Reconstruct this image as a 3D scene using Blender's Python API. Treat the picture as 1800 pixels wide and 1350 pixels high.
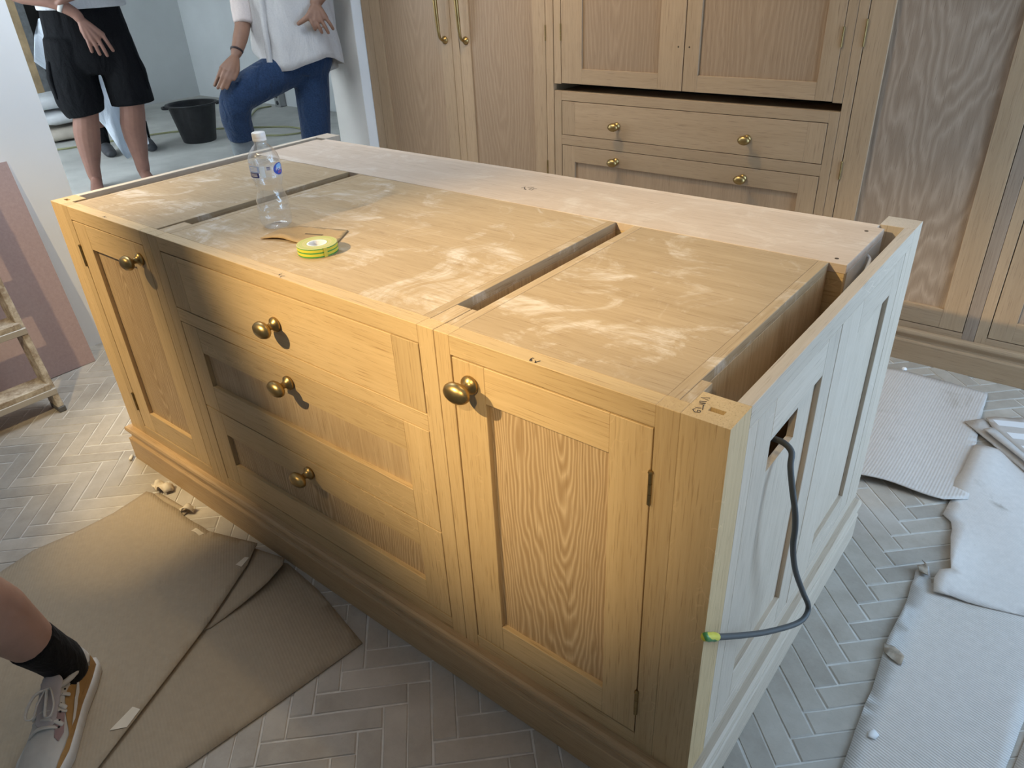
import bpy, bmesh, math, random
from mathutils import Vector, Matrix, noise
from mathutils.geometry import delaunay_2d_cdt, intersect_point_tri_2d
R = random.Random(7)
scene = bpy.context.scene
COL = scene.collection
for o in list(bpy.data.objects):
    bpy.data.objects.remove(o, do_unlink=True)

# ------------------------------------------------------------------ camera
cam_d = bpy.data.cameras.new('camera')
cam_d.sensor_width = 36.0
cam_d.lens = 1288.26 / 1800 * 36.0
cam_d.clip_start = 0.05
cam = bpy.data.objects.new('camera', cam_d)
COL.objects.link(cam)
CAM = Vector((2.2895, -0.7676, 1.4143))
cr = Vector((0.78197275, 0.62175868, -0.04398599))
cu = Vector((-0.28450344, 0.41882046, 0.86234982))
cf = Vector((-0.55459572, 0.6618199, -0.50439867))
cam.matrix_world = Matrix(((cr.x, cu.x, -cf.x, CAM.x), (cr.y, cu.y, -cf.y, CAM.y), (cr.z, cu.z, -cf.z, CAM.z), (0, 0, 0, 1)))
scene.camera = cam
scene.view_settings.view_transform = 'Standard'
scene.view_settings.look = 'None'
scene.view_settings.exposure = -0.15
scene.view_settings.gamma = 1.0
scene.view_settings.use_curve_mapping = False

# ------------------------------------------------------------------ world + large lights
world = bpy.data.worlds.new('world')
scene.world = world
world.use_nodes = True
wb = world.node_tree.nodes['Background']
wb.inputs[0].default_value = (0.55, 0.72, 1.0, 1)
wb.inputs[1].default_value = 0.6

def area(name, loc, rot, sx, sy, power, color, spread=180):
    d = bpy.data.lights.new(name, 'AREA')
    d.shape = 'RECTANGLE'; d.size = sx; d.size_y = sy
    d.energy = power; d.color = color
    d.spread = math.radians(spread)
    o = bpy.data.objects.new(name, d); COL.objects.link(o)
    o.location = loc; o.rotation_euler = rot
    return o
H90 = math.pi / 2
DAY = (0.48, 0.71, 1.0)
# daylight through the glazed opening of the right wall, and through the window of the far room
area('daylight_kitchen', (3.76, 1.42, 1.2), (0, H90, 0), 2.1, 1.04, 62, DAY)
area('added_rooflight', (-0.46, 0.56, 2.53), (0, 0, 0), 0.8, 0.8, 25, (0.80, 0.90, 1.0), 150)  # unseen rooflight, added to brighten the left wall
area('daylight_far_room', (-3.6, -0.55, 1.45), (-H90, 0, 0), 2.4, 1.6, 150, (0.88, 0.94, 1.0))

WARM = (1.0, 0.77, 0.42)

# ------------------------------------------------------------------ helpers
WPOS = {}

def put(o, parent=None, world=(0, 0, 0)):
    COL.objects.link(o)
    w = Vector(world)
    if parent is not None:
        o.parent = parent
        o.location = w - WPOS[parent.name]
    else:
        o.location = w
    WPOS[o.name] = w
    return o

def tag(o, label=None, cat=None, group=None, kind=None):
    if label: o['label'] = label
    if cat: o['category'] = cat
    if group: o['group'] = group
    if kind: o['kind'] = kind
    return o

def empty(name, loc, parent=None, label=None, cat=None, group=None):
    o = bpy.data.objects.new(name, None)
    o.empty_display_size = 0.05
    put(o, parent, loc)
    return tag(o, label, cat, group)

def mesh_obj(name, bm, mat, parent=None, origin=None, smooth=False):
    """bm is in world coordinates; origin defaults to the bounding-box centre."""
    if origin is None:
        lo = Vector((1e9,) * 3); hi = -lo
        for v in bm.verts:
            for i in range(3):
                lo[i] = min(lo[i], v.co[i]); hi[i] = max(hi[i], v.co[i])
        origin = (lo + hi) / 2
    origin = Vector(origin)
    bmesh.ops.translate(bm, verts=bm.verts, vec=-origin)
    me = bpy.data.meshes.new(name)
    bm.to_mesh(me); bm.free()
    if smooth:
        for p in me.polygons: p.use_smooth = True
    if mat is not None:
        for m in (mat if isinstance(mat, (list, tuple)) else [mat]):
            me.materials.append(m)
    return put(bpy.data.objects.new(name, me), parent, origin)

def bbox(bm, lo, hi, bev=0.0):
    lo = Vector(lo); hi = Vector(hi)
    m = Matrix.Translation((lo + hi) / 2) @ Matrix.Diagonal((*(hi - lo), 1))
    r = bmesh.ops.create_cube(bm, size=1, matrix=m)
    if bev > 0:
        es = list({e for v in r['verts'] for e in v.link_edges})
        bmesh.ops.bevel(bm, geom=es, offset=bev, segments=1, affect='EDGES')
    return bm

def box(name, lo, hi, mat, parent=None, bev=0.0008):
    lo2 = [min(a, b) for a, b in zip(lo, hi)]; hi2 = [max(a, b) for a, b in zip(lo, hi)]
    return mesh_obj(name, bbox(bmesh.new(), lo2, hi2, bev), mat, parent)

def frame_of(t, side):
    t = t.normalized()
    a = side - t * side.dot(t)
    if a.length < 1e-5:
        a = Vector((1, 0, 0)) - t * t.x
    a.normalize()
    return t, a, t.cross(a)

def tube(bm, pts, radii, seg=14, side=(1, 0, 0), cap='round', rings_smooth=1):
    pts = [Vector(p) for p in pts]
    rr = [(r, r) if isinstance(r, (int, float)) else r for r in radii]
    # resample with catmull-rom
    if rings_smooth > 1 and len(pts) > 2:
        P, Q = [], []
        n = len(pts)
        for i in range(n - 1):
            p0, p1, p2, p3 = pts[max(i - 1, 0)], pts[i], pts[i + 1], pts[min(i + 2, n - 1)]
            for k in range(rings_smooth):
                t = k / rings_smooth
                P.append(0.5 * ((2 * p1) + (p2 - p0) * t + (2 * p0 - 5 * p1 + 4 * p2 - p3) * t * t + (3 * p1 - p0 - 3 * p2 + p3) * t ** 3))
                Q.append(tuple(rr[i][j] * (1 - t) + rr[i + 1][j] * t for j in (0, 1)))
        P.append(pts[-1]); Q.append(rr[-1])
        pts, rr = P, Q
    side = Vector(side)
    rings = []
    n = len(pts)
    prev = None
    for i in range(n):
        t = pts[min(i + 1, n - 1)] - pts[max(i - 1, 0)]
        t, a, b = frame_of(t, side if prev is None else prev)
        prev = a
        rings.append((pts[i], t, a, b, rr[i]))
    if cap == 'round':
        p, t, a, b, r = rings[0]
        m = (r[0] + r[1]) / 2
        rings = [(p - t * m * 0.8, t, a, b, (r[0] * .55, r[1] * .55)), (p - t * m * 0.45, t, a, b, (r[0] * .87, r[1] * .87))] + rings
        p, t, a, b, r = rings[-1]
        m = (r[0] + r[1]) / 2
        rings += [(p + t * m * 0.45, t, a, b, (r[0] * .87, r[1] * .87)), (p + t * m * 0.8, t, a, b, (r[0] * .55, r[1] * .55))]
    vr = []
    for p, t, a, b, r in rings:
        vr.append([bm.verts.new(p + a * (r[0] * math.cos(2 * math.pi * k / seg)) + b * (r[1] * math.sin(2 * math.pi * k / seg))) for k in range(seg)])
    for i in range(len(vr) - 1):
        for k in range(seg):
            bm.faces.new((vr[i][k], vr[i][(k + 1) % seg], vr[i + 1][(k + 1) % seg], vr[i + 1][k]))
    bm.faces.new(list(reversed(vr[0])))
    bm.faces.new(vr[-1])
    return bm

def lathe(bm, prof, center, axis=(0, 0, 1), seg=32, sx=1.0, sy=1.0, side=(1, 0, 0), ripple=None):
    """prof: list of (radius, height) along axis."""
    t, a, b = frame_of(Vector(axis), Vector(side))
    c = Vector(center)
    rings = []
    for r, h in prof:
        if r < 1e-6:
            rings.append([bm.verts.new(c + t * h)])
        else:
            ring = []
            for k in range(seg):
                th = 2 * math.pi * k / seg
                q = r if ripple is None else r * ripple(th, h)
                ring.append(bm.verts.new(c + t * h + a * (q * sx * math.cos(th)) + b * (q * sy * math.sin(th))))
            rings.append(ring)
    for i in range(len(rings) - 1):
        A, B = rings[i], rings[i + 1]
        for k in range(seg):
            k2 = (k + 1) % seg
            if len(A) == 1 and len(B) == 1: continue
            if len(A) == 1: bm.faces.new((A[0], B[k], B[k2]) if True else ())
            elif len(B) == 1: bm.faces.new((A[k], A[k2], B[0]))
            else: bm.faces.new((A[k], A[k2], B[k2], B[k]))
    bmesh.ops.recalc_face_normals(bm, faces=bm.faces)
    return bm

def inside(p, poly):
    c = False
    n = len(poly)
    for i in range(n):
        x1, y1 = poly[i]; x2, y2 = poly[(i + 1) % n]
        if (y1 > p[1]) != (y2 > p[1]) and p[0] < (x2 - x1) * (p[1] - y1) / (y2 - y1) + x1:
            c = not c
    return c

def sheet(name, outline, zfun, mat, parent=None, step=0.03, thick=0.003, rag=0.0, smooth=True):
    """a thin board: outline in plan, z from zfun(x, y), solid with the given thickness."""
    out = []
    n = len(outline)
    for i in range(n):
        a = Vector(outline[i]); b = Vector(outline[(i + 1) % n])
        m = max(1, int((b - a).length / step))
        nv = Vector((-(b - a).y, (b - a).x)).normalized() if (b - a).length > 0 else Vector((0, 0))
        for k in range(m):
            p = a.lerp(b, k / m)
            if rag and k > 0:
                p = p + nv * (noise.noise(Vector((p.x * 40, p.y * 40, 3.1))) * rag)
            out.append(p)
    pts = [Vector((p[0], p[1])) for p in out]
    ne = len(pts)
    xs = [p.x for p in pts]; ys = [p.y for p in pts]
    ol = [(p.x, p.y) for p in pts]
    x = min(xs) + step / 2
    while x < max(xs):
        y = min(ys) + step / 2
        while y < max(ys):
            if inside((x, y), ol):
                if min((Vector((x, y)) - q).length for q in pts) > step * 0.45:
                    pts.append(Vector((x, y)))
            y += step
        x += step
    edges = [(i, (i + 1) % ne) for i in range(ne)]
    v, e, f, *_ = delaunay_2d_cdt(pts, edges, [], 1, 1e-5)
    bm = bmesh.new()
    vv = [bm.verts.new((p.x, p.y, zfun(p.x, p.y))) for p in v]
    for t in f:
        try: bm.faces.new([vv[i] for i in t])
        except ValueError: pass
    bmesh.ops.recalc_face_normals(bm, faces=bm.faces)
    if sum(fc.normal.z for fc in bm.faces) < 0:
        bmesh.ops.reverse_faces(bm, faces=bm.faces)
    o = mesh_obj(name, bm, mat, parent, smooth=smooth)
    s = o.modifiers.new('thickness', 'SOLIDIFY'); s.thickness = thick; s.offset = 1
    return o

def stroke(bm, pts, width=0.0009, z=0.0):
    """flat pen stroke lying on a level surface"""
    P = [Vector((p[0], p[1], z)) for p in pts]
    L, Rr = [], []
    for i, p in enumerate(P):
        t = (P[min(i + 1, len(P) - 1)] - P[max(i - 1, 0)])
        t = t.normalized() if t.length else Vector((1, 0, 0))
        nrm = Vector((-t.y, t.x, 0)) * width
        L.append(bm.verts.new(p + nrm)); Rr.append(bm.verts.new(p - nrm))
    for i in range(len(P) - 1):
        bm.faces.new((L[i], Rr[i], Rr[i + 1], L[i + 1]))
    return bm

# ------------------------------------------------------------------ materials
def new_mat(name):
    m = bpy.data.materials.new(name); m.use_nodes = True
    nt = m.node_tree
    return m, nt, nt.nodes['Principled BSDF']

def N(nt, typ, **kw):
    n = nt.nodes.new(typ)
    for k, v in kw.items():
        if k == 'inp':
            for kk, vv in v.items(): n.inputs[kk].default_value = vv
        else: setattr(n, k, v)
    return n

def math_node(nt, op, a, b=None, c=None, clamp=False):
    n = nt.nodes.new('ShaderNodeMath'); n.operation = op; n.use_clamp = clamp
    for i, v in enumerate((a, b, c)):
        if v is None: continue
        if isinstance(v, (int, float)): n.inputs[i].default_value = v
        else: nt.links.new(v, n.inputs[i])
    return n.outputs[0]

def ramp(nt, fac, stops):
    n = nt.nodes.new('ShaderNodeValToRGB')
    els = n.color_ramp.elements
    while len(els) < len(stops): els.new(0.5)
    for e, (p, c) in zip(els, stops):
        e.position = p
        e.color = (*c, 1) if len(c) == 3 else c
    nt.links.new(fac, n.inputs[0])
    return n.outputs[0]

def mix(nt, fac, a, b, mode='MIX'):
    n = nt.nodes.new('ShaderNodeMix'); n.data_type = 'RGBA'; n.blend_type = mode
    if isinstance(fac, (int, float)): n.inputs[0].default_value = fac
    else: nt.links.new(fac, n.inputs[0])
    for i, v in ((6, a), (7, b)):
        if isinstance(v, tuple): n.inputs[i].default_value = (*v, 1)
        else: nt.links.new(v, n.inputs[i])
    return n.outputs[2]

def noise_node(nt, vec, scale, detail=3, rough=0.55, dist=0.0):
    n = nt.nodes.new('ShaderNodeTexNoise')
    n.inputs['Scale'].default_value = scale; n.inputs['Detail'].default_value = detail
    n.inputs['Roughness'].default_value = rough; n.inputs['Distortion'].default_value = dist
    nt.links.new(vec, n.inputs['Vector'])
    return n.outputs['Fac']

def bump(nt, h, strength, dist, bsdf):
    n = nt.nodes.new('ShaderNodeBump')
    n.inputs['Strength'].default_value = strength; n.inputs['Distance'].default_value = dist
    nt.links.new(h, n.inputs['Height'])
    nt.links.new(n.outputs[0], bsdf.inputs['Normal'])

MC = {}
def plain(name, color, rough=0.6, metal=0.0, var=0.0, scale=20, bump_s=0.0, spec=0.5, sheen=0.0):
    if name in MC: return MC[name]
    m, nt, b = new_mat(name)
    b.inputs['Roughness'].default_value = rough
    b.inputs['Metallic'].default_value = metal
    b.inputs['Specular IOR Level'].default_value = spec
    tc = N(nt, 'ShaderNodeTexCoord')
    f = noise_node(nt, tc.outputs['Object'], scale, 4)
    c0 = tuple(c * (1 - var) for c in color); c1 = tuple(min(1, c * (1 + var)) for c in color)
    nt.links.new(ramp(nt, f, [(0.3, c0), (0.7, c1)]), b.inputs['Base Color'])
    if bump_s: bump(nt, f, bump_s, 0.002, b)
    if sheen: b.inputs['Sheen Weight'].default_value = sheen
    MC[name] = m
    return m

def oak(axis='x', tone='frame', figure='straight'):
    """oiled / raw oak with the grain along one axis; every piece gets its own part of the log."""
    key = f'oak_{tone}_{figure}_{axis}'
    if key in MC: return MC[key]
    T = {  # light, dark, pore
        'frame': ((0.60, 0.43, 0.23), (0.48, 0.325, 0.16), (0.34, 0.215, 0.095)),
        'panel': ((0.55, 0.40, 0.24), (0.36, 0.235, 0.12), (0.27, 0.17, 0.08)),
        'end':   ((0.62, 0.52, 0.415), (0.51, 0.42, 0.32), (0.38, 0.295, 0.215)),
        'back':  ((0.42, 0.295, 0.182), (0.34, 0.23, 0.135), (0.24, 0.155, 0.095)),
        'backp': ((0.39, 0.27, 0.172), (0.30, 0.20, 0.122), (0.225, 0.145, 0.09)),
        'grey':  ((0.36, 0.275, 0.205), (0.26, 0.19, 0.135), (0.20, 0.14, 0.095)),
        'plinth':((0.50, 0.345, 0.19), (0.38, 0.245, 0.125), (0.26, 0.16, 0.075)),
        'top':   ((0.49, 0.36, 0.22), (0.385, 0.27, 0.15), (0.28, 0.18, 0.095)),
        'pale':  ((0.66, 0.53, 0.42), (0.57, 0.44, 0.335), (0.45, 0.33, 0.24)),
        'inner': ((0.44, 0.31, 0.18), (0.34, 0.225, 0.12), (0.22, 0.14, 0.07)),
    }[tone]
    m, nt, b = new_mat(key)
    b.inputs['Roughness'].default_value = 0.5 if tone not in ('top', 'pale') else 0.7
    b.inputs['Specular IOR Level'].default_value = 0.35
    tc = N(nt, 'ShaderNodeTexCoord'); oi = N(nt, 'ShaderNodeObjectInfo')
    sep = N(nt, 'ShaderNodeSeparateXYZ'); nt.links.new(tc.outputs['Object'], sep.inputs[0])
    order = {'x': (0, 1, 2), 'y': (1, 0, 2), 'z': (2, 0, 1)}[axis]
    r1 = math_node(nt, 'MULTIPLY', oi.outputs['Random'], 37.0)
    g = math_node(nt, 'ADD', sep.outputs[order[0]], r1)
    a = sep.outputs[order[1]]; c = sep.outputs[order[2]]
    cb = N(nt, 'ShaderNodeCombineXYZ')
    nt.links.new(g, cb.inputs[0])
    ac = math_node(nt, 'ADD', a, r1)
    nt.links.new(ac, cb.inputs[1]); nt.links.new(c, cb.inputs[2])
    def scaled(sg, sa, sc):
        mp = N(nt, 'ShaderNodeVectorMath', operation='MULTIPLY')
        nt.links.new(cb.outputs[0], mp.inputs[0]); mp.inputs[1].default_value = (sg, sa, sc)
        return mp.outputs[0]
    fine = noise_node(nt, scaled(5, 150, 150), 1.0, 4, 0.65)
    pores = noise_node(nt, scaled(14, 420, 420), 1.0, 2, 0.5)
    broad = noise_node(nt, scaled(0.9, 14, 14), 1.0, 3, 0.5)
    if figure == 'straight':
        f = math_node(nt, 'ADD', math_node(nt, 'MULTIPLY', fine, 0.55), math_node(nt, 'MULTIPLY', broad, 0.5))
    else:
        # cathedral figure: conical growth rings cut by the face, warped
        warp = noise_node(nt, scaled(2.2, 9, 9), 1.0, 3, 0.5)
        gg = math_node(nt, 'MULTIPLY', math_node(nt, 'SUBTRACT', sep.outputs[order[0]], math_node(nt, 'MULTIPLY', math_node(nt, 'SUBTRACT', oi.outputs['Random'], 0.3), 0.7)), 0.11 if figure == 'cathedral' else 0.17)
        aa = math_node(nt, 'SUBTRACT', sep.outputs[order[1]], math_node(nt, 'MULTIPLY', math_node(nt, 'SUBTRACT', oi.outputs['Random'], 0.5), 0.08))
        rr = math_node(nt, 'SQRT', math_node(nt, 'ADD', math_node(nt, 'MULTIPLY', aa, aa), math_node(nt, 'MULTIPLY', gg, gg)))
        rr = math_node(nt, 'ADD', rr, math_node(nt, 'MULTIPLY', warp, 0.075 if figure == 'cathedral' else 0.16))
        rings = math_node(nt, 'FRACT', math_node(nt, 'MULTIPLY', rr, (150.0 if tone == 'panel' else 62.0) if figure == 'cathedral' else 42.0))
        rings = math_node(nt, 'POWER', math_node(nt, 'ABSOLUTE', math_node(nt, 'SUBTRACT', math_node(nt, 'MULTIPLY', rings, 2), 1)), 1.5)
        f = math_node(nt, 'ADD', math_node(nt, 'MULTIPLY', rings, {'panel': 0.42, 'grey': 0.36}.get(tone, 0.24)), math_node(nt, 'MULTIPLY', fine, 0.45))
        f = math_node(nt, 'ADD', f, math_node(nt, 'MULTIPLY', broad, 0.18))
    col = ramp(nt, f, [(0.32, T[1]), (0.72, T[0])])
    pf = math_node(nt, 'MULTIPLY', math_node(nt, 'SUBTRACT', 0.43, pores, clamp=True), 5.0, clamp=True)
    col = mix(nt, pf, col, T[2])
    # tone differs a little from board to board
    hsv = N(nt, 'ShaderNodeHueSaturation')
    vv = math_node(nt, 'ADD', math_node(nt, 'MULTIPLY', oi.outputs['Random'], 0.16), 0.92)
    nt.links.new(vv, hsv.inputs['Value']); nt.links.new(col, hsv.inputs['Color'])
    col = hsv.outputs[0]
    if tone in ('frame', 'end'):
        # silvery ray flecks of quarter-sawn boards
        w = N(nt, 'ShaderNodeTexVoronoi', feature='DISTANCE_TO_EDGE')
        w.inputs['Scale'].default_value = 1.0
        wv = N(nt, 'ShaderNodeVectorMath', operation='ADD')
        nt.links.new(scaled(22, 55, 55), wv.inputs[0])
        nz = N(nt, 'ShaderNodeTexNoise'); nz.inputs['Scale'].default_value = 2.0
        nt.links.new(scaled(8, 16, 16), nz.inputs['Vector'])
        nt.links.new(nz.outputs['Color'], wv.inputs[1])
        nt.links.new(wv.outputs[0], w.inputs['Vector'])
        gate = noise_node(nt, scaled(2.1, 18, 18), 1.0, 2)
        fl = math_node(nt, 'MULTIPLY', math_node(nt, 'LESS_THAN', w.outputs[0], 0.035), math_node(nt, 'MULTIPLY', math_node(nt, 'SUBTRACT', gate, 0.55, clamp=True), 4.0, clamp=True))
        col = mix(nt, math_node(nt, 'MULTIPLY', fl, 0.55), col, tuple(min(1, c * 1.22) for c in T[0]))
    if tone in ('top', 'pale'):
        # plaster dust smeared by hands and boards
        d1 = noise_node(nt, tc.outputs['Object'], 5.5, 6, 0.68, 1.4)
        mp = N(nt, 'ShaderNodeMapping'); mp.inputs['Rotation'].default_value = (0, 0, 0.6); mp.inputs['Scale'].default_value = (4, 26, 1)
        nt.links.new(tc.outputs['Object'], mp.inputs[0])
        d2 = noise_node(nt, mp.outputs[0], 1.6, 5, 0.7, 1.0)
        dd = math_node(nt, 'MULTIPLY', math_node(nt, 'SUBTRACT', d1, 0.5, clamp=True), math_node(nt, 'ADD', math_node(nt, 'MULTIPLY', math_node(nt, 'SUBTRACT', d2, 0.42, clamp=True), 7.0, clamp=True), 0.35))
        dd = math_node(nt, 'MULTIPLY', dd, 4.6 if tone == 'top' else 3.0, clamp=True)
        dd = math_node(nt, 'MULTIPLY', dd, 0.72)
        col = mix(nt, dd, col, (0.74, 0.66, 0.57))
    nt.links.new(col, b.inputs['Base Color'])
    h = math_node(nt, 'SUBTRACT', fine, math_node(nt, 'MULTIPLY', pf, 0.6))
    bump(nt, h, 0.12, 0.001, b)
    MC[key] = m
    return m

def tile_mat(name, base, stain):
    m, nt, b = new_mat(name)
    tc = N(nt, 'ShaderNodeTexCoord'); oi = N(nt, 'ShaderNodeObjectInfo'); geo = N(nt, 'ShaderNodeNewGeometry')
    n1 = noise_node(nt, geo.outputs['Position'], 16, 5, 0.65)
    n2 = noise_node(nt, geo.outputs['Position'], 120, 4, 0.7)
    n3 = noise_node(nt, geo.outputs['Position'], 2.4, 3, 0.6)
    col = ramp(nt, n1, [(0.3, stain), (0.68, base)])
    col = mix(nt, math_node(nt, 'MULTIPLY', math_node(nt, 'SUBTRACT', n2, 0.56, clamp=True), 3.0, clamp=True), col, tuple(c * 0.72 for c in base))
    col = mix(nt, math_node(nt, 'MULTIPLY', math_node(nt, 'SUBTRACT', n3, 0.5, clamp=True), 1.6, clamp=True), col, (0.66, 0.62, 0.56))
    hsv = N(nt, 'ShaderNodeHueSaturation')
    nt.links.new(math_node(nt, 'ADD', math_node(nt, 'MULTIPLY', oi.outputs['Random'], 0.22), 0.88), hsv.inputs['Value'])
    nt.links.new(col, hsv.inputs['Color'])
    nt.links.new(hsv.outputs[0], b.inputs['Base Color'])
    b.inputs['Roughness'].default_value = 0.62
    bump(nt, n2, 0.25, 0.001, b)
    MC[name] = m
    return m

def card_mat(name, col, ridge_axis=None, stain=(0.30, 0.24, 0.18), stain_amt=1.0, scale=4.0, pitch=0.009, ridge=0.6):
    m, nt, b = new_mat(name)
    geo = N(nt, 'ShaderNodeNewGeometry')
    n1 = noise_node(nt, geo.outputs['Position'], scale, 5, 0.62, 0.6)
    n2 = noise_node(nt, geo.outputs['Position'], 60, 4, 0.7)
    c = ramp(nt, n2, [(0.3, tuple(x * 0.93 for x in col)), (0.7, tuple(min(1, x * 1.04) for x in col))])
    c = mix(nt, math_node(nt, 'MULTIPLY', math_node(nt, 'SUBTRACT', n1, 0.60, clamp=True), 4.0 * stain_amt, clamp=True), c, stain)
    nt.links.new(c, b.inputs['Base Color'])
    b.inputs['Roughness'].default_value = 0.75
    b.inputs['Specular IOR Level'].default_value = 0.25
    if ridge_axis:
        d = N(nt, 'ShaderNodeVectorMath', operation='DOT_PRODUCT')
        nt.links.new(geo.outputs['Position'], d.inputs[0]); d.inputs[1].default_value = (*ridge_axis, 0)
        s = math_node(nt, 'SINE', math_node(nt, 'MULTIPLY', d.outputs['Value'], 2 * math.pi / pitch))
        bump(nt, s, ridge, 0.0012, b)
    else:
        bump(nt, n2, 0.15, 0.001, b)
    MC[name] = m
    return m

BRASS = plain('brass_aged', (0.36, 0.25, 0.105), 0.36, 1.0, 0.18, 30)
HINGE = plain('hinge_brass', (0.30, 0.21, 0.09), 0.42, 1.0, 0.2, 30)
WHITE = plain('wall_paint_white', (0.87, 0.87, 0.86), 0.8, 0, 0.02, 3, 0.05, 0.2)
JAMB = plain('wall_plaster_cream', (0.76, 0.73, 0.68), 0.85, 0, 0.04, 4, 0.08, 0.2)
FARW = plain('wall_plaster_grey', (0.56, 0.585, 0.59), 0.9, 0, 0.05, 2.2, 0.08, 0.2)
FARW2 = plain('wall_plaster_pale', (0.68, 0.71, 0.72), 0.9, 0, 0.05, 2.2, 0.08, 0.2)
GROUT = plain('grout', (0.60, 0.575, 0.53), 0.9, 0, 0.12, 40, 0.1, 0.2)
CONC = plain('concrete_slab', (0.50, 0.50, 0.47), 0.9, 0, 0.14, 3.5, 0.12, 0.2)
TILE = tile_mat('tile_clay', (0.445, 0.40, 0.34), (0.36, 0.315, 0.26))
SHADE_BLACK = plain('shade_black', (0.010, 0.009, 0.008), 0.9)  # near-black that puts shade into the gap, the far opening and the eyelets
INK = plain('pencil_ink', (0.035, 0.03, 0.03), 0.6)

# ------------------------------------------------------------------ lamps: recessed ceiling downlights
CEIL = 2.45
def downlight(loc, target, power, size_deg, blend=0.5, rad=0.03, label='warm recessed downlight in the kitchen ceiling'):
    t = empty('ceiling_downlight', loc, None, None, 'downlight', 'recessed ceiling downlights')
    t['label'] = label
    bm = bmesh.new()
    lathe(bm, [(0.040, 0.0), (0.050, -0.004), (0.052, -0.001), (0.052, 0.004), (0.038, 0.004), (0.036, 0.02)], loc, seg=24)
    mesh_obj('bezel', bm, plain('bezel_white', (0.8, 0.8, 0.8), 0.4), t, smooth=True)
    d = bpy.data.lights.new('downlight_lamp', 'SPOT')
    d.energy = power; d.color = WARM; d.spot_size = math.radians(size_deg); d.spot_blend = blend
    d.shadow_soft_size = rad
    o = bpy.data.objects.new('downlight_lamp', d)
    put(o, t, (loc[0], loc[1], loc[2] - 0.012))
    v = Vector(target) - Vector(loc)
    o.rotation_euler = v.to_track_quat('-Z', 'Y').to_euler()
downlight((0.55, -1.90, CEIL), (1.27, 0.0, 1.03), 640, 29, 1.0, label='recessed downlight aimed at the island door with the tall panel')
downlight((2.45, -1.75, CEIL), (1.74, 0.0, 0.84), 190, 20, 1.0, label='added fill downlight aimed at the near door and corner of the island')  # extra lamp out of view, added to lift the dark corner post
downlight((-0.25, -1.25, CEIL), (0.02, -0.02, 0.62), 320, 31, 1.0, label='recessed downlight above the narrow island door')
downlight((0.28, -0.45, CEIL), (0.34, -0.20, 0.0), 110, 15, 1.0, label='recessed downlight above the big brown card sheet')
downlight((0.90, -1.30, CEIL), (-0.72, 0.05, 0.25), 150, 34, 0.9, label='recessed downlight aimed at the step ladder')
downlight((1.60, 0.55, CEIL), (1.60, 0.50, 0.88), 26, 75, 0.9, label='recessed downlight straight above the island top')
downlight((0.35, 1.30, CEIL), (0.55, 2.1, 0.95), 75, 95, 0.9, label='recessed downlight in front of the tall cupboards')

# ------------------------------------------------------------------ structure
def struct(name, lo, hi, mat, parent=None, bev=0.0):
    o = box(name, lo, hi, mat, parent, bev)
    if parent is None: o['kind'] = 'structure'
    return o
XW = -1.02          # face of the left wall
HF = 0.18           # level of the concrete floor in the room beyond
floor = struct('floor', (XW, -3.3, -0.08), (3.9, 2.75, -0.0022), GROUT)
struct('floor_far_room', (-6.3, -0.8, HF - 0.12), (XW - 0.004, 4.3, HF), CONC)
struct('wall_left', (XW - 0.25, -3.3, -0.1), (XW, 0.432, CEIL), WHITE)
struct('wall_left_corner', (XW - 0.25, 2.04, -0.1), (XW, 2.75, CEIL), [JAMB])
box('wall_face', (XW, 2.041, 0), (XW + 0.004, 2.70, CEIL), WHITE, bpy.data.objects['wall_left_corner'], 0)
struct('wall_left_lintel', (XW - 0.25, 0.432, 2.12), (XW, 2.04, CEIL), WHITE)
struct('wall_back', (XW - 0.25, 2.72, -0.1), (3.9, 2.85, CEIL), WHITE)
struct('wall_front', (XW - 0.25, -3.42, -0.1), (3.9, -3.3, CEIL), WHITE)
bm = bmesh.new()
RX0, RX1, RY0, RY1 = -0.90, -0.02, 0.12, 1.00     # opening for the added rooflight
for lo, hi in (((XW - 0.25, -3.42), (4.0, RY0)), ((XW - 0.25, RY1), (4.0, 2.85)), ((XW - 0.25, RY0), (RX0, RY1)), ((RX1, RY0), (4.0, RY1))):
    bbox(bm, (lo[0], lo[1], CEIL + 0.005), (hi[0], hi[1], CEIL + 0.12))
bmesh.ops.remove_doubles(bm, verts=bm.verts, dist=1e-5)
mesh_obj('ceiling', bm, WHITE)['kind'] = 'structure'
# right wall with the glazed opening that lets the daylight in
struct('wall_right', (3.80, -3.3, -0.1), (3.95, 0.89, CEIL), WHITE)
struct('wall_right_corner', (3.80, 1.95, -0.1), (3.95, 2.85, CEIL), WHITE)
struct('wall_right_lintel', (3.80, 0.89, 2.26), (3.95, 1.95, CEIL), WHITE)
# far room shell
struct('wall_far', (-6.32, -0.8, 0), (-6.15, 4.2, CEIL), FARW)
struct('wall_far_side', (-6.3, 3.98, 0), (XW - 0.25, 4.15, CEIL), FARW2)
struct('wall_far_near', (-6.3, -0.85, 0), (XW - 0.25, -0.7, CEIL), FARW2)
struct('ceiling_far_room', (-6.3, -0.85, CEIL), (XW - 0.25, 4.2, CEIL + 0.1), FARW2)

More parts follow.
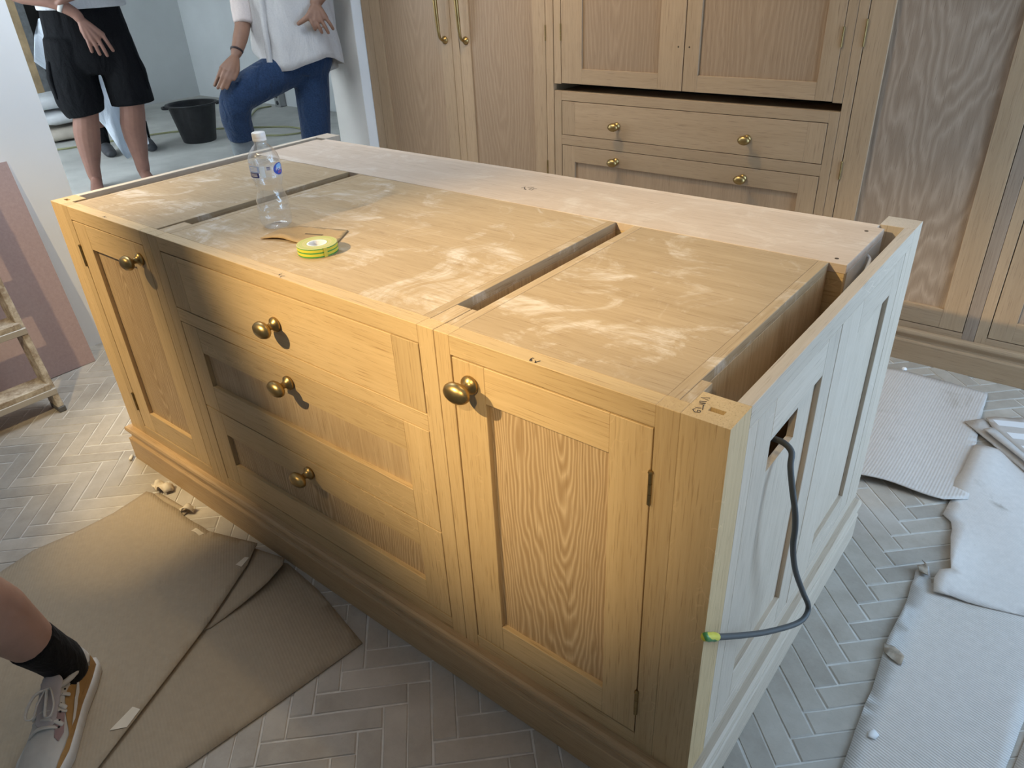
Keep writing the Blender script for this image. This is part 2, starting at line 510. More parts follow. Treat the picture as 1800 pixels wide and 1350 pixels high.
# ------------------------------------------------------------------ herringbone tiles
TW, TL = 0.0529, 0.2076
X0, Y0 = 2.146 - 0.2936 * 8, 0.0185
S2 = math.sqrt(2)
ISL = (-0.01, -0.005, 2.016, 0.93)
def tile_mesh(name, l, w, rot, seed):
    rr = random.Random(seed)
    bm = bmesh.new()
    g = 0.0016
    c = [(g, g), (l - g, g), (l - g, w - g), (g, w - g)]
    c = [(x + rr.uniform(-.0012, .0012), y + rr.uniform(-.0012, .0012)) for x, y in c]
    top = []
    nn = 4
    pts = []
    for i in range(4):
        a, b2 = c[i], c[(i + 1) % 4]
        k = nn if i % 2 == 0 else 1
        for j in range(k):
            f = j / k
            jx = rr.uniform(-.0008, .0008) if j else 0
            pts.append((a[0] + (b2[0] - a[0]) * f + (jx if i % 2 else 0), a[1] + (b2[1] - a[1]) * f + (0 if i % 2 else jx)))
    cx, cy = l / 2, w / 2
    lowv = [bm.verts.new((x - cx, y - cy, -0.008)) for x, y in pts]
    midv = [bm.verts.new((x - cx, y - cy, -0.0018)) for x, y in pts]
    topv = [bm.verts.new(((x - cx) * (1 - .0036 / l * 2), (y - cy) * (1 - .0018 / w * 2), 0.0)) for x, y in pts]
    n = len(pts)
    for A, B in ((lowv, midv), (midv, topv)):
        for i in range(n):
            bm.faces.new((A[i], A[(i + 1) % n], B[(i + 1) % n], B[i]))
    bm.faces.new(topv)
    bmesh.ops.rotate(bm, verts=bm.verts, cent=(0, 0, 0), matrix=Matrix.Rotation(rot, 3, 'Z'))
    me = bpy.data.meshes.new(name); bm.to_mesh(me); bm.free()
    me.materials.append(TILE)
    return me
TM = {True: [tile_mesh('tile', TL, TW, math.pi / 4, s) for s in range(6)], False: [tile_mesh('tile', TL, TW, math.pi * .75, 20 + s) for s in range(6)]}
def px(p):
    d = Vector(p) - CAM
    z = d.dot(cf)
    if z <= 0.05: return None
    return 900 + 1288.26 * d.dot(cr) / z, 675 - 1288.26 * d.dot(cu) / z
COVER = [[(0.20, -0.5), (0.22, -0.12), (0.55, -0.09), (0.74, -0.05), (1.19, -0.1), (1.15, -0.52), (0.9, -1.2), (0.25, -1.2)],
         [(1.9, 1.26), (2.18, 1.27), (2.2, 1.95), (1.9, 1.97)], [(2.25, 0.2), (3.6, 0.2), (3.6, 1.9), (2.27, 1.9)]]
tiles = []
for i in range(-40, 40):
    for j in range(-60, 80):
        # lattice in rotated coordinates u (toward +x+y) and v (toward -x+y)
        for hor in (True, False):
            if hor: cu_, cv_ = j * TW + TL / 2, j * TW + TW / 2
            else: cu_, cv_ = j * TW + TL + TW / 2, j * TW + TW - TL / 2
            cu2 = cu_ + i * TL; cv2 = cv_ - i * TL
            x = (cu2 - cv2) / S2 + X0; y = (cu2 + cv2) / S2 + Y0
            if not (XW - 0.1 < x < 3.78 and -2.2 < y < 2.15): continue
            if ISL[0] + 0.1 < x < ISL[2] - 0.1 and ISL[1] + 0.1 < y < ISL[3] - 0.1: continue
            if x < XW - 0.06: continue
            tiles.append((x, y, hor))
def score(t):
    p = px((t[0], t[1], 0))
    if p is None or not (-20 < p[0] < 1820 and -20 < p[1] < 1370): return None
    if any(inside(t[:2], c) for c in COVER): return None
    if 0.02 < t[0] < 1.98 and 0.02 < t[1] < 1.6: return None
    if t[0] < 1.45 and t[1] > 0.5: return None
    return (Vector((t[0], t[1], 0)) - CAM).length
sc_ = [(score(t), t) for t in tiles]
vis = sorted([s for s in sc_ if s[0] is not None], key=lambda s: s[0])
near = vis[:300]
rest = [s[1] for s in vis[300:]] + [s[1] for s in sc_ if s[0] is None]
for s, (x, y, hor) in near:
    o = bpy.data.objects.new('tile', R.choice(TM[hor]))
    put(o, floor, (x, y, R.uniform(-0.0009, 0.0004)))
bm = bmesh.new()
for x, y, hor in rest:
    me = R.choice(TM[hor])
    n0 = len(bm.verts)
    bm.from_mesh(me)
    bm.verts.ensure_lookup_table()
    bmesh.ops.translate(bm, verts=bm.verts[n0:], vec=(x, y, R.uniform(-0.0009, 0.0004)))
o = mesh_obj('tile_field', bm, TILE, floor)
o['kind'] = 'stuff'

# ------------------------------------------------------------------ joinery helpers
def knob(parent, x, y, z, r=0.019):
    """egg-shaped brass knob standing out from a face that looks toward -y"""
    bm = bmesh.new()
    prof = [(0, 0.0), (r * .82, 0.0), (r * .90, 0.003), (r * .86, 0.007), (r * .60, 0.010), (r * .42, 0.014), (r * .36, 0.020), (r * .45, 0.025),
            (r * .85, 0.028), (r * 1.05, 0.033), (r * 1.05, 0.038), (r * .90, 0.044), (r * .55, 0.0485), (0, 0.050)]
    lathe(bm, [(a, h) for a, h in prof], (x, y, z), axis=(0, -1, 0), seg=28, sx=1.0, sy=1.0)
    # the head is an oval lying across
    for v in bm.verts:
        d = y - v.co.y
        if d > 0.0255:
            v.co.x = x + (v.co.x - x) * 1.32
            v.co.z = z + (v.co.z - z) * 0.93
    return mesh_obj('knob', bm, BRASS, parent, smooth=True)

def hinge(parent, x, y, z0, z1, w=0.006, out=0.005):
    bm = bmesh.new()
    n = 3
    for k in range(n):
        a = z0 + (z1 - z0) * k / n; b2 = z0 + (z1 - z0) * (k + 1) / n
        lathe(bm, [(0, a), (w * .55, a), (w * .55, b2 - .0008), (0, b2 - .0008)], (x, y - out * .2, 0), seg=10)
    lathe(bm, [(0, z1), (w * .75, z1), (w * .6, z1 + .003), (0, z1 + .004)], (x, y - out * .2, 0), seg=10)
    return mesh_obj('hinge', bm, HINGE, parent)

def shaker_door(parent, name, x0, x1, z0, z1, y, stile=0.07, railb=0.07, railt=0.07, tone='frame', ptone='panel', fig='cathedral', th=0.022, rec=0.011, paxis='z', railw=None):
    """framed door in a face that looks toward -y; returns the door's Empty"""
    d = empty(name, ((x0 + x1) / 2, y, z0), parent)
    f, z = oak('x', tone), oak('z', tone)
    box('stile', (x0, y, z0), (x0 + stile, y + th, z1), z, d)
    box('stile', (x1 - stile, y, z0), (x1, y + th, z1), z, d)
    box('rail', (x0 + stile, y + .0002, z0), (x1 - stile, y + th, z0 + railb), f, d)
    box('rail', (x0 + stile, y + .0002, z1 - railt), (x1 - stile, y + th, z1), f, d)
    box('panel', (x0 + stile - .004, y + rec, z0 + railb - .004), (x1 - stile + .004, y + th - .002, z1 - railt + .004), oak(paxis, ptone, fig), d)
    return d

def moulding(name, path, mat, parent=None, h=0.128, out_sign=1):
    """skirting with a moulded top run along a plan path; offset is to the left of the walking direction * out_sign"""
    prof = [(0.0, h), (0.013, h), (0.0185, h - .003), (0.0205, h - .009), (0.0205, h - .015), (0.0175, h - .021), (0.0125, h - .028), (0.0095, h - .036),
            (0.0105, h - .042), (0.0175, h - .046), (0.0185, h - .049), (0.0185, h - .053), (0.018, h - .055), (0.018, 0.0), (0.0, 0.0)]
    bm = bmesh.new()
    P = [Vector(p) for p in path]
    rows = []
    for i, p in enumerate(P):
        def nrm(a, b):
            t = (b - a).normalized()
            return Vector((-t.y, t.x)) * out_sign
        if i == 0: n = nrm(P[0], P[1]); k = 1
        elif i == len(P) - 1: n = nrm(P[-2], P[-1]); k = 1
        else:
            n1, n2 = nrm(P[i - 1], p), nrm(p, P[i + 1])
            n = (n1 + n2).normalized(); k = 1 / max(.3, n.dot(n1))
        rows.append([bm.verts.new((p.x + n.x * o_ * k, p.y + n.y * o_ * k, z)) for o_, z in prof])
    m = len(prof)
    for i in range(len(rows) - 1):
        for k in range(m):
            bm.faces.new((rows[i][k], rows[i][(k + 1) % m], rows[i + 1][(k + 1) % m], rows[i + 1][k]))
    bm.faces.new(rows[0]); bm.faces.new(list(reversed(rows[-1])))
    bmesh.ops.recalc_face_normals(bm, faces=bm.faces)
    return mesh_obj(name, bm, mat, parent)

# ------------------------------------------------------------------ kitchen island
L, D, HT = 2.006, 0.980, 0.880
ZB = 0.12
JX1, JX2, EX = 0.529, 1.4797, 1.936     # joints between units
FT = 0.030                               # thickness of the face frames
fx, fz, fy = oak('x', 'frame'), oak('z', 'frame'), oak('y', 'top')
TOPX = oak('x', 'top')

def unit_frame(u, x0, x1, sl, sr, rails, zt=HT):
    """face frame: two stiles and the rails given as (z0, z1)"""
    box('frame_stile', (x0, 0, ZB), (x0 + sl, FT, zt), fz, u)
    box('frame_stile', (x1 - sr, 0, ZB), (x1, FT, zt), fz, u)
    for a, b2 in rails:
        box('frame_rail', (x0 + sl, 0, a), (x1 - sr, FT, b2), fx, u)

def carcase(u, x0, x1, y0=0.031, y1=0.638):
    ic = oak('z', 'inner')
    box('side_panel', (x0, y0, ZB), (x0 + 0.019, y1, HT - .0191), oak('z', 'panel'), u)
    box('side_panel', (x1 - 0.019, y0, ZB), (x1, y1, HT - .0191), oak('z', 'panel'), u)
    box('lipping', (x0, FT, HT - 0.019), (x0 + 0.019, y1, HT), fy, u)
    box('lipping', (x1 - 0.019, FT, HT - 0.019), (x1, y1, HT), fy, u)
    box('top_panel', (x0 + .019, FT + .0006, HT - 0.019), (x1 - .019, y1, HT - .0003), TOPX, u)
    box('back_panel', (x0 + .019, y1 - 0.012, ZB), (x1 - .019, y1 - .002, HT - .02), ic, u)
    box('bottom_panel', (x0 + .019, y0, ZB), (x1 - .019, y1 - .012, ZB + .018), ic, u)

# unit with the single door at the wall end
u = empty('base_cabinet', (0.3, 0.3, 0), None, 'oak island cabinet with one narrow door, at the end facing the doorway', 'cabinet')
unit_frame(u, 0.070, JX1, 0.030, 0.038, [(0.842, HT), (ZB, 0.163)])
box('frame_rail', (0.085, 0.0302, HT - .012), (JX1 - .04, 0.0995, HT - .0004), TOPX, u)
carcase(u, 0.087, 0.5202, y0=0.031)
d = shaker_door(u, 'door', 0.1028, 0.4882, 0.1660, 0.8392, 0.0005)
knob(d, 0.457, 0.0, 0.800)
hinge(d, 0.1005, -.001, 0.708, 0.768); hinge(d, 0.1005, -.001, 0.226, 0.286)
bm = bmesh.new()
stroke(bm, [(0.297, 0.005), (0.297, 0.013), (0.305, 0.006), (0.31, 0.011)], .0011, HT + .0004)
mesh_obj('pencil_mark', bm, INK, u)

# unit with three drawers
u = empty('drawer_cabinet', (1.0, 0.3, 0), None, 'wide oak island cabinet with three stacked drawers and brass knobs', 'cabinet')
unit_frame(u, JX1 + .0006, JX2 - .0006, 0.0415, 0.0385, [(0.8435, HT), (0.6595, 0.6955), (ZB, 0.1635)])
box('corner_block', (JX1 + .002, FT, HT - 0.05), (0.5677 - .0003, 0.0993, HT - .0004), fy, u)
box('corner_block', (1.4445 + .0003, FT, HT - 0.05), (JX2 - .001, 0.0993, HT - .0004), fy, u)
carcase(u, 0.5677, 1.4445)
DX0, DX1 = 0.5735, 1.4382
dr = empty('drawer', (1.0, 0, 0.697), u)
box('drawer_front', (DX0 + .068, 0.0, 0.6985), (DX1 - .068, 0.022, 0.8408), fx, dr)
box('end_batten', (DX0, 0.0, 0.6985), (DX0 + .068, 0.022, 0.8408), fz, dr)
box('end_batten', (DX1 - .068, 0.0, 0.6985), (DX1, 0.022, 0.8408), fz, dr)
knob(dr, 1.006, 0.0, 0.765)
dr = shaker_door(u, 'drawer', DX0, DX1, 0.4120, 0.6568, 0.0005, stile=.068, railb=.0775, railt=.0705, fig='straight')
knob(dr, 1.006, 0.0, 0.6225)
dr = shaker_door(u, 'drawer', DX0, DX1, 0.1662, 0.4090, 0.0005, stile=.068, railb=.0715, railt=.0705, fig='cathedral')
knob(dr, 1.006, 0.0, 0.374)
bm = bmesh.new()
stroke(bm, [(1.043, 0.016), (1.04, 0.013), (1.043, 0.008), (1.044, 0.01)], .0010, HT + .0004)
stroke(bm, [(1.057, 0.012), (1.052, 0.008), (1.055, 0.002)], .0010, HT + .0004)
mesh_obj('pencil_mark', bm, INK, u)

# unit with the door nearest the camera
u = empty('base_cabinet', (1.7, 0.3, 0), None, 'oak island cabinet with one tall door beside the exposed cable end', 'cabinet')
unit_frame(u, JX2 + .0006, EX - .0006, 0.034, 0.0365, [(0.8425, HT), (ZB, 0.162)])
box('corner_block', (JX2 + .001, FT, HT - 0.05), (1.4933 - .0003, 0.0993, HT - .0004), fy, u)
box('corner_block', (1.9187 + .0003, FT, HT - 0.05), (1.9355, 0.0970, HT - .0004), fy, u)
carcase(u, 1.4933, 1.9187)
d = shaker_door(u, 'door', 1.5168, 1.8965, 0.1650, 0.8392, 0.0005)
knob(d, 1.5565, 0.0, 0.799, 0.0195)
hinge(d, 1.8985, -.001, 0.708, 0.766); hinge(d, 1.8985, -.001, 0.222, 0.282)
bm = bmesh.new()
stroke(bm, [(1.682, 0.013), (1.679, 0.013), (1.679, 0.009), (1.68, 0.005), (1.682, 0.003), (1.684, 0.004), (1.681, 0.008), (1.679, 0.008)], .0010, HT + .0004)
stroke(bm, [(1.695, 0.012), (1.692, 0.006), (1.691, 0.002), (1.693, 0.003), (1.688, 0.008), (1.69, 0.006)], .0009, HT + .0004)
mesh_obj('pencil_mark', bm, INK, u)

# screw holes on the carcase sides that show in the gaps
def screw_hole(u, p, axis=(1, 0, 0)):
    bm = bmesh.new()
    lathe(bm, [(0, 0.0004), (0.0035, 0.0004), (0.0038, 0.0)], p, axis=axis, seg=10)
    return mesh_obj('screw_hole', bm, plain('hole_dark', (0.05, 0.03, 0.015), 0.8), u)
dc = bpy.data.objects['drawer_cabinet']
for y in (0.30, 0.55): screw_hole(dc, (1.4446, y, HT - 0.022))
screw_hole(bpy.data.objects['base_cabinet'], (0.5203, 0.55, HT - 0.022))
rc = bpy.data.objects['base_cabinet.001']
for y in (0.30, 0.59): screw_hole(rc, (1.9188, y, HT - 0.03))

# pale plywood-topped run along the back of the island
u = empty('back_run_cabinet', (1.0, 0.77, 0), None, 'long pale plywood cabinet forming the far side of the island', 'cabinet')
PX = oak('x', 'pale')
box('top_panel', (0.054, 0.6400, HT - 0.018), (1.952, 0.8900, HT), PX, u)
box('front_panel', (0.056, 0.6402, ZB), (1.950, 0.655, HT - 0.018), oak('x', 'frame'), u)
box('end_panel', (1.934, 0.655, ZB), (1.9515, 0.889, HT - .018), plain('ply_primed_grey', (0.62, 0.61, 0.58), 0.7, 0, 0.06), u)
box('end_panel', (0.0545, 0.655, ZB), (0.072, 0.889, HT - .018), plain('ply_primed_grey', (0.62, 0.61, 0.58), 0.7, 0, 0.06), u)
box('back_panel', (0.075, 0.890, ZB), (1.931, 0.912, HT - .012), oak('x', 'end'), u)
box('back_rail', (0.075, 0.8905, HT - .011), (1.936, 0.914, HT - .001), oak('x', 'pale'), u)
for y in (0.665, 0.855):
    bm = bmesh.new(); lathe(bm, [(0, .0005), (.004, .0005), (.0043, 0)], (1.925, y, HT), seg=10)
    mesh_obj('screw_hole', bm, plain('hole_dark', (0.05, 0.03, 0.015), 0.8), u)
bm = bmesh.new()
stroke(bm, [(1.081, 0.754), (1.083, 0.769), (1.09, 0.756), (1.103, 0.747), (1.093, 0.75)], .0011, HT + .0004)
stroke(bm, [(1.093, 0.766), (1.106, 0.777), (1.106, 0.754), (1.118, 0.751), (1.114, 0.767), (1.122, 0.769)], .0010, HT + .0004)
mesh_obj('pencil_mark', bm, INK, u)

# end assemblies: two posts and a framed panel wall between them
def end_wall(name, label, xin, xout, sgn):
    """sgn +1: outer face looks toward +x"""
    u = empty(name, ((xin + xout) / 2, D / 2, 0), None, label, 'end panel')
    ez, ey = oak('z', 'end'), oak('y', 'end')
    xo, xi = xout, xout - sgn * 0.0215       # the panel wall
    xf = xout - sgn * 0.010                  # recessed panel face
    # front post: warm frame oak, rebated slot in its top
    px0, px1 = (EX, L) if sgn > 0 else (0.0, 0.070)
    sx0, sx1 = (1.962, 1.984) if sgn > 0 else (0.022, 0.044)
    bm = bmesh.new()
    bbox(bm, (px0, 0, ZB), (px1, 0.0262, HT), 0); bbox(bm, (px0, 0.0365, ZB), (px1, 0.0675, HT), 0)
    bbox(bm, (px0, 0.0262, ZB), (sx0, 0.0365, HT), 0); bbox(bm, (sx1, 0.0262, ZB), (px1, 0.0365, HT), 0)
    bbox(bm, (sx0, 0.0262, ZB), (sx1, 0.0365, HT - .028), 0)
    bmesh.ops.remove_doubles(bm, verts=bm.verts, dist=1e-5)
    mesh_obj('post', bm, oak('z', 'frame'), u)
    bm = bmesh.new()
    bbox(bm, (px0, 0.9145, ZB), (px1, D, HT), 0.0006)
    mesh_obj('post', bm, oak('z', 'end'), u)
    y0, y1 = 0.0678, 0.9142
    def bx(nm, ya, yb, za, zb, mt, x1=None, x0=None):
        a, b2 = (x0 if x0 is not None else xi), (x1 if x1 is not None else xo)
        return box(nm, (min(a, b2), ya, za), (max(a, b2), yb, zb), mt, u)
    bx('top_rail', y0, y1, 0.8415, HT, ey)
    bx('bottom_rail', y0, y1, ZB, 0.1635, ey)
    bx('frame_stile', y0, 0.1025, 0.1637, 0.8413, ez)
    bx('frame_stile', 0.4675, 0.5235, 0.1637, 0.8413, ez)
    bx('frame_stile', 0.8745, y1, 0.1637, 0.8413, ez)
    for (a, b2) in ((0.1040, 0.4660), (0.5250, 0.8730)):
        f = empty('framed_panel', (xo, (a + b2) / 2, 0.165), u)
        def fx_(nm, ya, yb, za, zb, mt, x1):
            lo = (min(xi, x1), ya, za); hi = (max(xi, x1), yb, zb)
            return box(nm, lo, hi, mt, f)
        xs = xo - sgn * 0.0006
        fx_('stile', a, a + 0.068, 0.1650, 0.8400, ez, xs); fx_('stile', b2 - 0.066, b2, 0.1650, 0.8400, ez, xs)
        fx_('rail', a + .0682, b2 - .0662, 0.7705, 0.8400, ey, xs); fx_('rail', a + .0682, b2 - .0662, 0.1650, 0.2380, ey, xs)
        pa, pb = a + .066, b2 - .064
        if sgn > 0 and a < .2:
            # the panel has a cut-out for a socket box
            ya, yb, za, zb = 0.199, 0.322, 0.683, 0.743
            bm = bmesh.new()
            bbox(bm, (xi, pa, 0.235), (xf, ya, 0.774)); bbox(bm, (xi, yb, 0.235), (xf, pb, 0.774))
            bbox(bm, (xi, ya, 0.235), (xf, yb, za)); bbox(bm, (xi, ya, zb), (xf, yb, 0.774))
            bmesh.ops.remove_doubles(bm, verts=bm.verts, dist=1e-5)
            mesh_obj('panel', bm, oak('z', 'end', 'straight'), f)
        else:
            fx_('panel', pa, pb, 0.235, 0.774, oak('z', 'end', 'straight'), xf)
    return u
er = end_wall('island_end_panel', 'oak end panel of the island with a cut-out and a grey cable', 1.982, L, +1)
el = end_wall('island_end_panel', 'oak end panel of the island facing the doorway and the men', 0.024, 0.0, -1)
bm = bmesh.new()
z = HT + .0004
stroke(bm, [(1.951, 0.056), (1.94, 0.051), (1.952, 0.0495)], .0007, z)
stroke(bm, [(1.951, 0.0455), (1.943, 0.041), (1.9445, 0.0375), (1.952, 0.041)], .0007, z)
stroke(bm, [(1.952, 0.0395), (1.945, 0.0335), (1.953, 0.0355)], .0007, z)
stroke(bm, [(1.9515, 0.0345), (1.954, 0.028), (1.956, 0.023)], .0007, z)
stroke(bm, [(1.945, 0.023), (1.953, 0.026)], .0007, z)
stroke(bm, [(1.947, 0.0205), (1.9445, 0.017), (1.9495, 0.0125), (1.956, 0.0155), (1.955, 0.0195), (1.951, 0.019), (1.952, 0.015)], .0007, z)
mesh_obj('handwriting', bm, INK, er)
# skirting round the island
pl = empty('island_plinth', (1.0, 0.45, 0), None, 'moulded oak plinth running round the foot of the island', 'plinth')
moulding('front_moulding', [(L, 0.0), (0.0, 0.0)], oak('x', 'plinth'), pl, out_sign=1)
moulding('end_moulding', [(L, 0.965), (L, 0.0)], oak('y', 'end'), pl, out_sign=1)
moulding('end_moulding', [(0.0, 0.0), (0.0, 0.965)], oak('y', 'plinth'), pl, out_sign=1)
# mitred returns so the corners close
for cx, cy, sx, mt in ((L, 0.0, 1, 'end'), (0.0, 0.0, -1, 'plinth')):
    bm = bmesh.new()
    h = 0.128
    prof = [(0.013, h), (0.0185, h - .003), (0.0205, h - .009), (0.0205, h - .015), (0.0175, h - .021), (0.0125, h - .028), (0.0095, h - .036), (0.0105, h - .042), (0.0175, h - .046), (0.0185, h - .049), (0.018, h - .055), (0.018, 0.0)]
    for (o1, z1), (o2, z2) in zip(prof[:-1], prof[1:]):
        a = [bm.verts.new(p) for p in ((cx, cy - o1, z1), (cx + sx * o1, cy - o1, z1), (cx + sx * o2, cy - o2, z2), (cx, cy - o2, z2))]
        b2 = [bm.verts.new(p) for p in ((cx + sx * o1, cy - o1, z1), (cx + sx * o1, cy, z1), (cx + sx * o2, cy, z2), (cx + sx * o2, cy - o2, z2))]
        bm.faces.new(a if sx > 0 else list(reversed(a))); bm.faces.new(b2 if sx > 0 else list(reversed(b2)))
    t = [bm.verts.new(p) for p in ((cx, cy, h), (cx, cy - .013, h), (cx + sx * .013, cy - .013, h), (cx + sx * .013, cy, h))]
    bm.faces.new(t)
    bmesh.ops.remove_doubles(bm, verts=bm.verts, dist=1e-5)
    bmesh.ops.recalc_face_normals(bm, faces=bm.faces)
    mesh_obj('corner_moulding', bm, oak('x', 'plinth'), pl)
box('plinth_core', (0.03, 0.03, 0.0), (1.975, 0.94, ZB - .02), oak('x', 'inner'), pl)

# ------------------------------------------------------------------ wall of tall cabinets
YB = 2.103
ZT = 2.20
bx_, bz_ = oak('x', 'back'), oak('z', 'back')
def body(u, x0, x1, z0=0.12, z1=ZT):
    box('carcase', (x0 + .002, YB + .026, z0), (x1 - .002, 2.70, z1), oak('z', 'inner'), u)
# 1: tall pair of doors next to the doorway
u = empty('larder_cupboard', (-0.4, 2.4, 0), None, 'tall oak cupboard with two plain doors and long brass pull handles', 'cupboard')
body(u, -1.012, 0.2185)
for a, b2 in ((-1.012, -0.9505), (-0.3855, -0.3400), (0.1785, 0.2185)):
    box('frame_stile', (a, YB, 0.12), (b2, YB + .026, ZT), bz_, u)
box('frame_rail', (-0.95, YB, 0.12), (-.386, YB + .026, 0.165), bx_, u)
box('frame_rail', (-.3395, YB, 0.12), (.178, YB + .026, 0.165), bx_, u)
box('frame_rail', (-0.95, YB, 2.12), (-.386, YB + .026, ZT), bx_, u)
box('frame_rail', (-.3395, YB, 2.12), (.178, YB + .026, ZT), bx_, u)
def pull(parent, x, z0, z1):
    bm = bmesh.new()
    zc = z0
    lathe(bm, [(0, 0.016), (.006, .016), (.010, .013), (.0175, .005), (.0185, .002), (.0185, 0)], (x, YB, z0), axis=(0, -1, 0), seg=24)
    lathe(bm, [(0, 0.016), (.006, .016), (.010, .013), (.0175, .005), (.0185, .002), (.0185, 0)], (x, YB, z1), axis=(0, -1, 0), seg=24)
    y = YB
    tube(bm, [(x, y - .010, z0), (x, y - .030, z0 + .008), (x, y - .040, z0 + .045), (x, y - .047, z0 + .15), (x, y - .050, (z0 + z1) / 2), (x, y - .047, z1 - .15), (x, y - .040, z1 - .045), (x, y - .030, z1 - .008), (x, y - .010, z1)],
         [.0055, .0058, .0078, .0105, .0115, .0105, .0078, .0058, .0055], 14, rings_smooth=5)
    mesh_obj('pull_handle', bm, BRASS, parent, smooth=True)
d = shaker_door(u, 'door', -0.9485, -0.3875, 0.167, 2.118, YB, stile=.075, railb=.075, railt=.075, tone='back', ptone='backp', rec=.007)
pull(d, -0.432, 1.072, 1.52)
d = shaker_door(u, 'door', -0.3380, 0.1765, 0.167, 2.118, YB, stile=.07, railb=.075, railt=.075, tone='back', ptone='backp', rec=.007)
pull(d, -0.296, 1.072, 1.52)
hinge(d, 0.1775, YB - .001, 1.082, 1.142); hinge(d, 0.1775, YB - .001, 0.50, 0.56)
# 2: cupboard above two rows of drawers
u = empty('dresser_cupboard', (0.85, 2.4, 0), None, 'oak dresser unit with two upper doors above deep drawers with brass knobs', 'cupboard')
box('upper_carcase', (.224, YB + .03, 0.915), (1.477, 2.70, ZT), oak('z', 'inner'), u)
box('lower_carcase', (.224, YB + .026, 0.12), (1.477, 2.70, 0.872), oak('z', 'inner'), u)
box('gap_shade', (.224, YB + .20, 0.872), (1.477, 2.70, 0.915), SHADE_BLACK, u)  # black block: shade of the open gap put into its colour
box('frame_stile', (.2220, YB, 0.12), (.2605, YB + .026, 0.8785), bz_, u)
box('frame_stile', (1.4430, YB, 0.12), (1.4780, YB + .026, 0.8785), bz_, u)
for a, b2 in ((0.8390, 0.8785), (0.6460, 0.6890), (0.12, 0.165)):
    box('frame_rail', (.2605, YB, a), (1.4430, YB + .026, b2), bx_, u)
box('frame_stile', (.2220, YB, 0.9085), (.2590, YB + .026, ZT), bz_, u)
box('frame_stile', (1.4440, YB, 0.9085), (1.4780, YB + .026, ZT), bz_, u)
dr = empty('drawer', (.85, YB, .69), u)
box('drawer_front', (.333, YB, 0.6915), (1.372, YB + .022, 0.8365), bx_, dr)
box('end_batten', (.2635, YB, 0.6915), (.333, YB + .022, 0.8365), bz_, dr)
box('end_batten', (1.372, YB, 0.6915), (1.4405, YB + .022, 0.8365), bz_, dr)
knob(dr, 0.555, YB, 0.752, .018); knob(dr, 1.147, YB, 0.755, .018)
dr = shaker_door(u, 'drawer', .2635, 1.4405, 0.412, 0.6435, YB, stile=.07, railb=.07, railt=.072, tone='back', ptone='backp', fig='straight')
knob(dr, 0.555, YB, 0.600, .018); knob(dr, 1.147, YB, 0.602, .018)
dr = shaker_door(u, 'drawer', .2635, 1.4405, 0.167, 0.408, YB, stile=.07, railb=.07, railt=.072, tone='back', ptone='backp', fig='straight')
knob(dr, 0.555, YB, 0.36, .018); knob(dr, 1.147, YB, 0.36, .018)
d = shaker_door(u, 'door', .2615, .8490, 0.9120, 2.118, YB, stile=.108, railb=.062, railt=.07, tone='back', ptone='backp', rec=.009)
hinge(d, .2602, YB - .001, 1.085, 1.148)
def hole(parent, x, y, z):
    bm = bmesh.new(); lathe(bm, [(0, .0005), (.0032, .0005), (.0035, 0)], (x, y, z), axis=(0, -1, 0), seg=10)
    mesh_obj('screw_hole', bm, plain('hole_dark', (0.05, 0.03, 0.015), 0.8), parent)
hole(d, 0.825, YB, 1.075)
d = shaker_door(u, 'door', .8530, 1.4420, 0.9120, 2.118, YB, stile=.062, railb=.062, railt=.07, tone='back', ptone='backp', rec=.009)
hinge(d, 1.4430, YB - .001, 1.09, 1.152)
hole(d, 0.872, YB, 1.075)
# 3: tall door with the wide figured panel
u = empty('tall_cupboard', (1.78, 2.4, 0), None, 'tall oak cupboard whose wide greyish door panel shows swirling grain', 'cupboard')
body(u, 1.4790, 2.0795)
gz_ = oak('z', 'grey'); gx_ = oak('x', 'grey')
box('frame_stile', (1.4795, YB, 0.12), (1.5135, YB + .026, ZT), bz_, u)
box('frame_stile', (2.0395, YB, 0.12), (2.0790, YB + .026, ZT), oak('z', 'grey'), u)
box('frame_rail', (1.5135, YB, 0.12), (2.0395, YB + .026, 0.151), oak('x', 'back'), u)
box('frame_rail', (1.5135, YB, 2.12), (2.0395, YB + .026, ZT), oak('x', 'back'), u)
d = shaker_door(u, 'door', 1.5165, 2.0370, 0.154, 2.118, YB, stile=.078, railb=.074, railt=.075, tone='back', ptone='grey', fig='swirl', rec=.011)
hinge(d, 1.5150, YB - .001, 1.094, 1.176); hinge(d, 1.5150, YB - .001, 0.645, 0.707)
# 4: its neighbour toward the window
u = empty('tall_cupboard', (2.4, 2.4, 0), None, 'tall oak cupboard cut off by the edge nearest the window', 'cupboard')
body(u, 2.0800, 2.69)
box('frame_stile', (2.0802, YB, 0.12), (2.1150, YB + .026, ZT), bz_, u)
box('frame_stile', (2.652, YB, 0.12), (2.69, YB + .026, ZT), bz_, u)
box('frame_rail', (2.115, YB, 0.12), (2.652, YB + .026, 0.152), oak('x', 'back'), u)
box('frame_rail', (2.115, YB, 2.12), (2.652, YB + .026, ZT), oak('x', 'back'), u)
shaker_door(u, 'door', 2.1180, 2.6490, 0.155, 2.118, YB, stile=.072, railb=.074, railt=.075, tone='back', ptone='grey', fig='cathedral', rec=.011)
bp = empty('cupboard_plinth', (0.8, 2.1, 0), None, 'moulded oak plinth along the foot of the tall cupboards', 'plinth')
moulding('front_moulding', [(2.69, YB), (-1.01, YB)], oak('x', 'back'), bp, out_sign=1)
box('plinth_core', (-1.0, YB + .002, 0), (2.69, 2.65, .119), oak('x', 'inner'), bp)

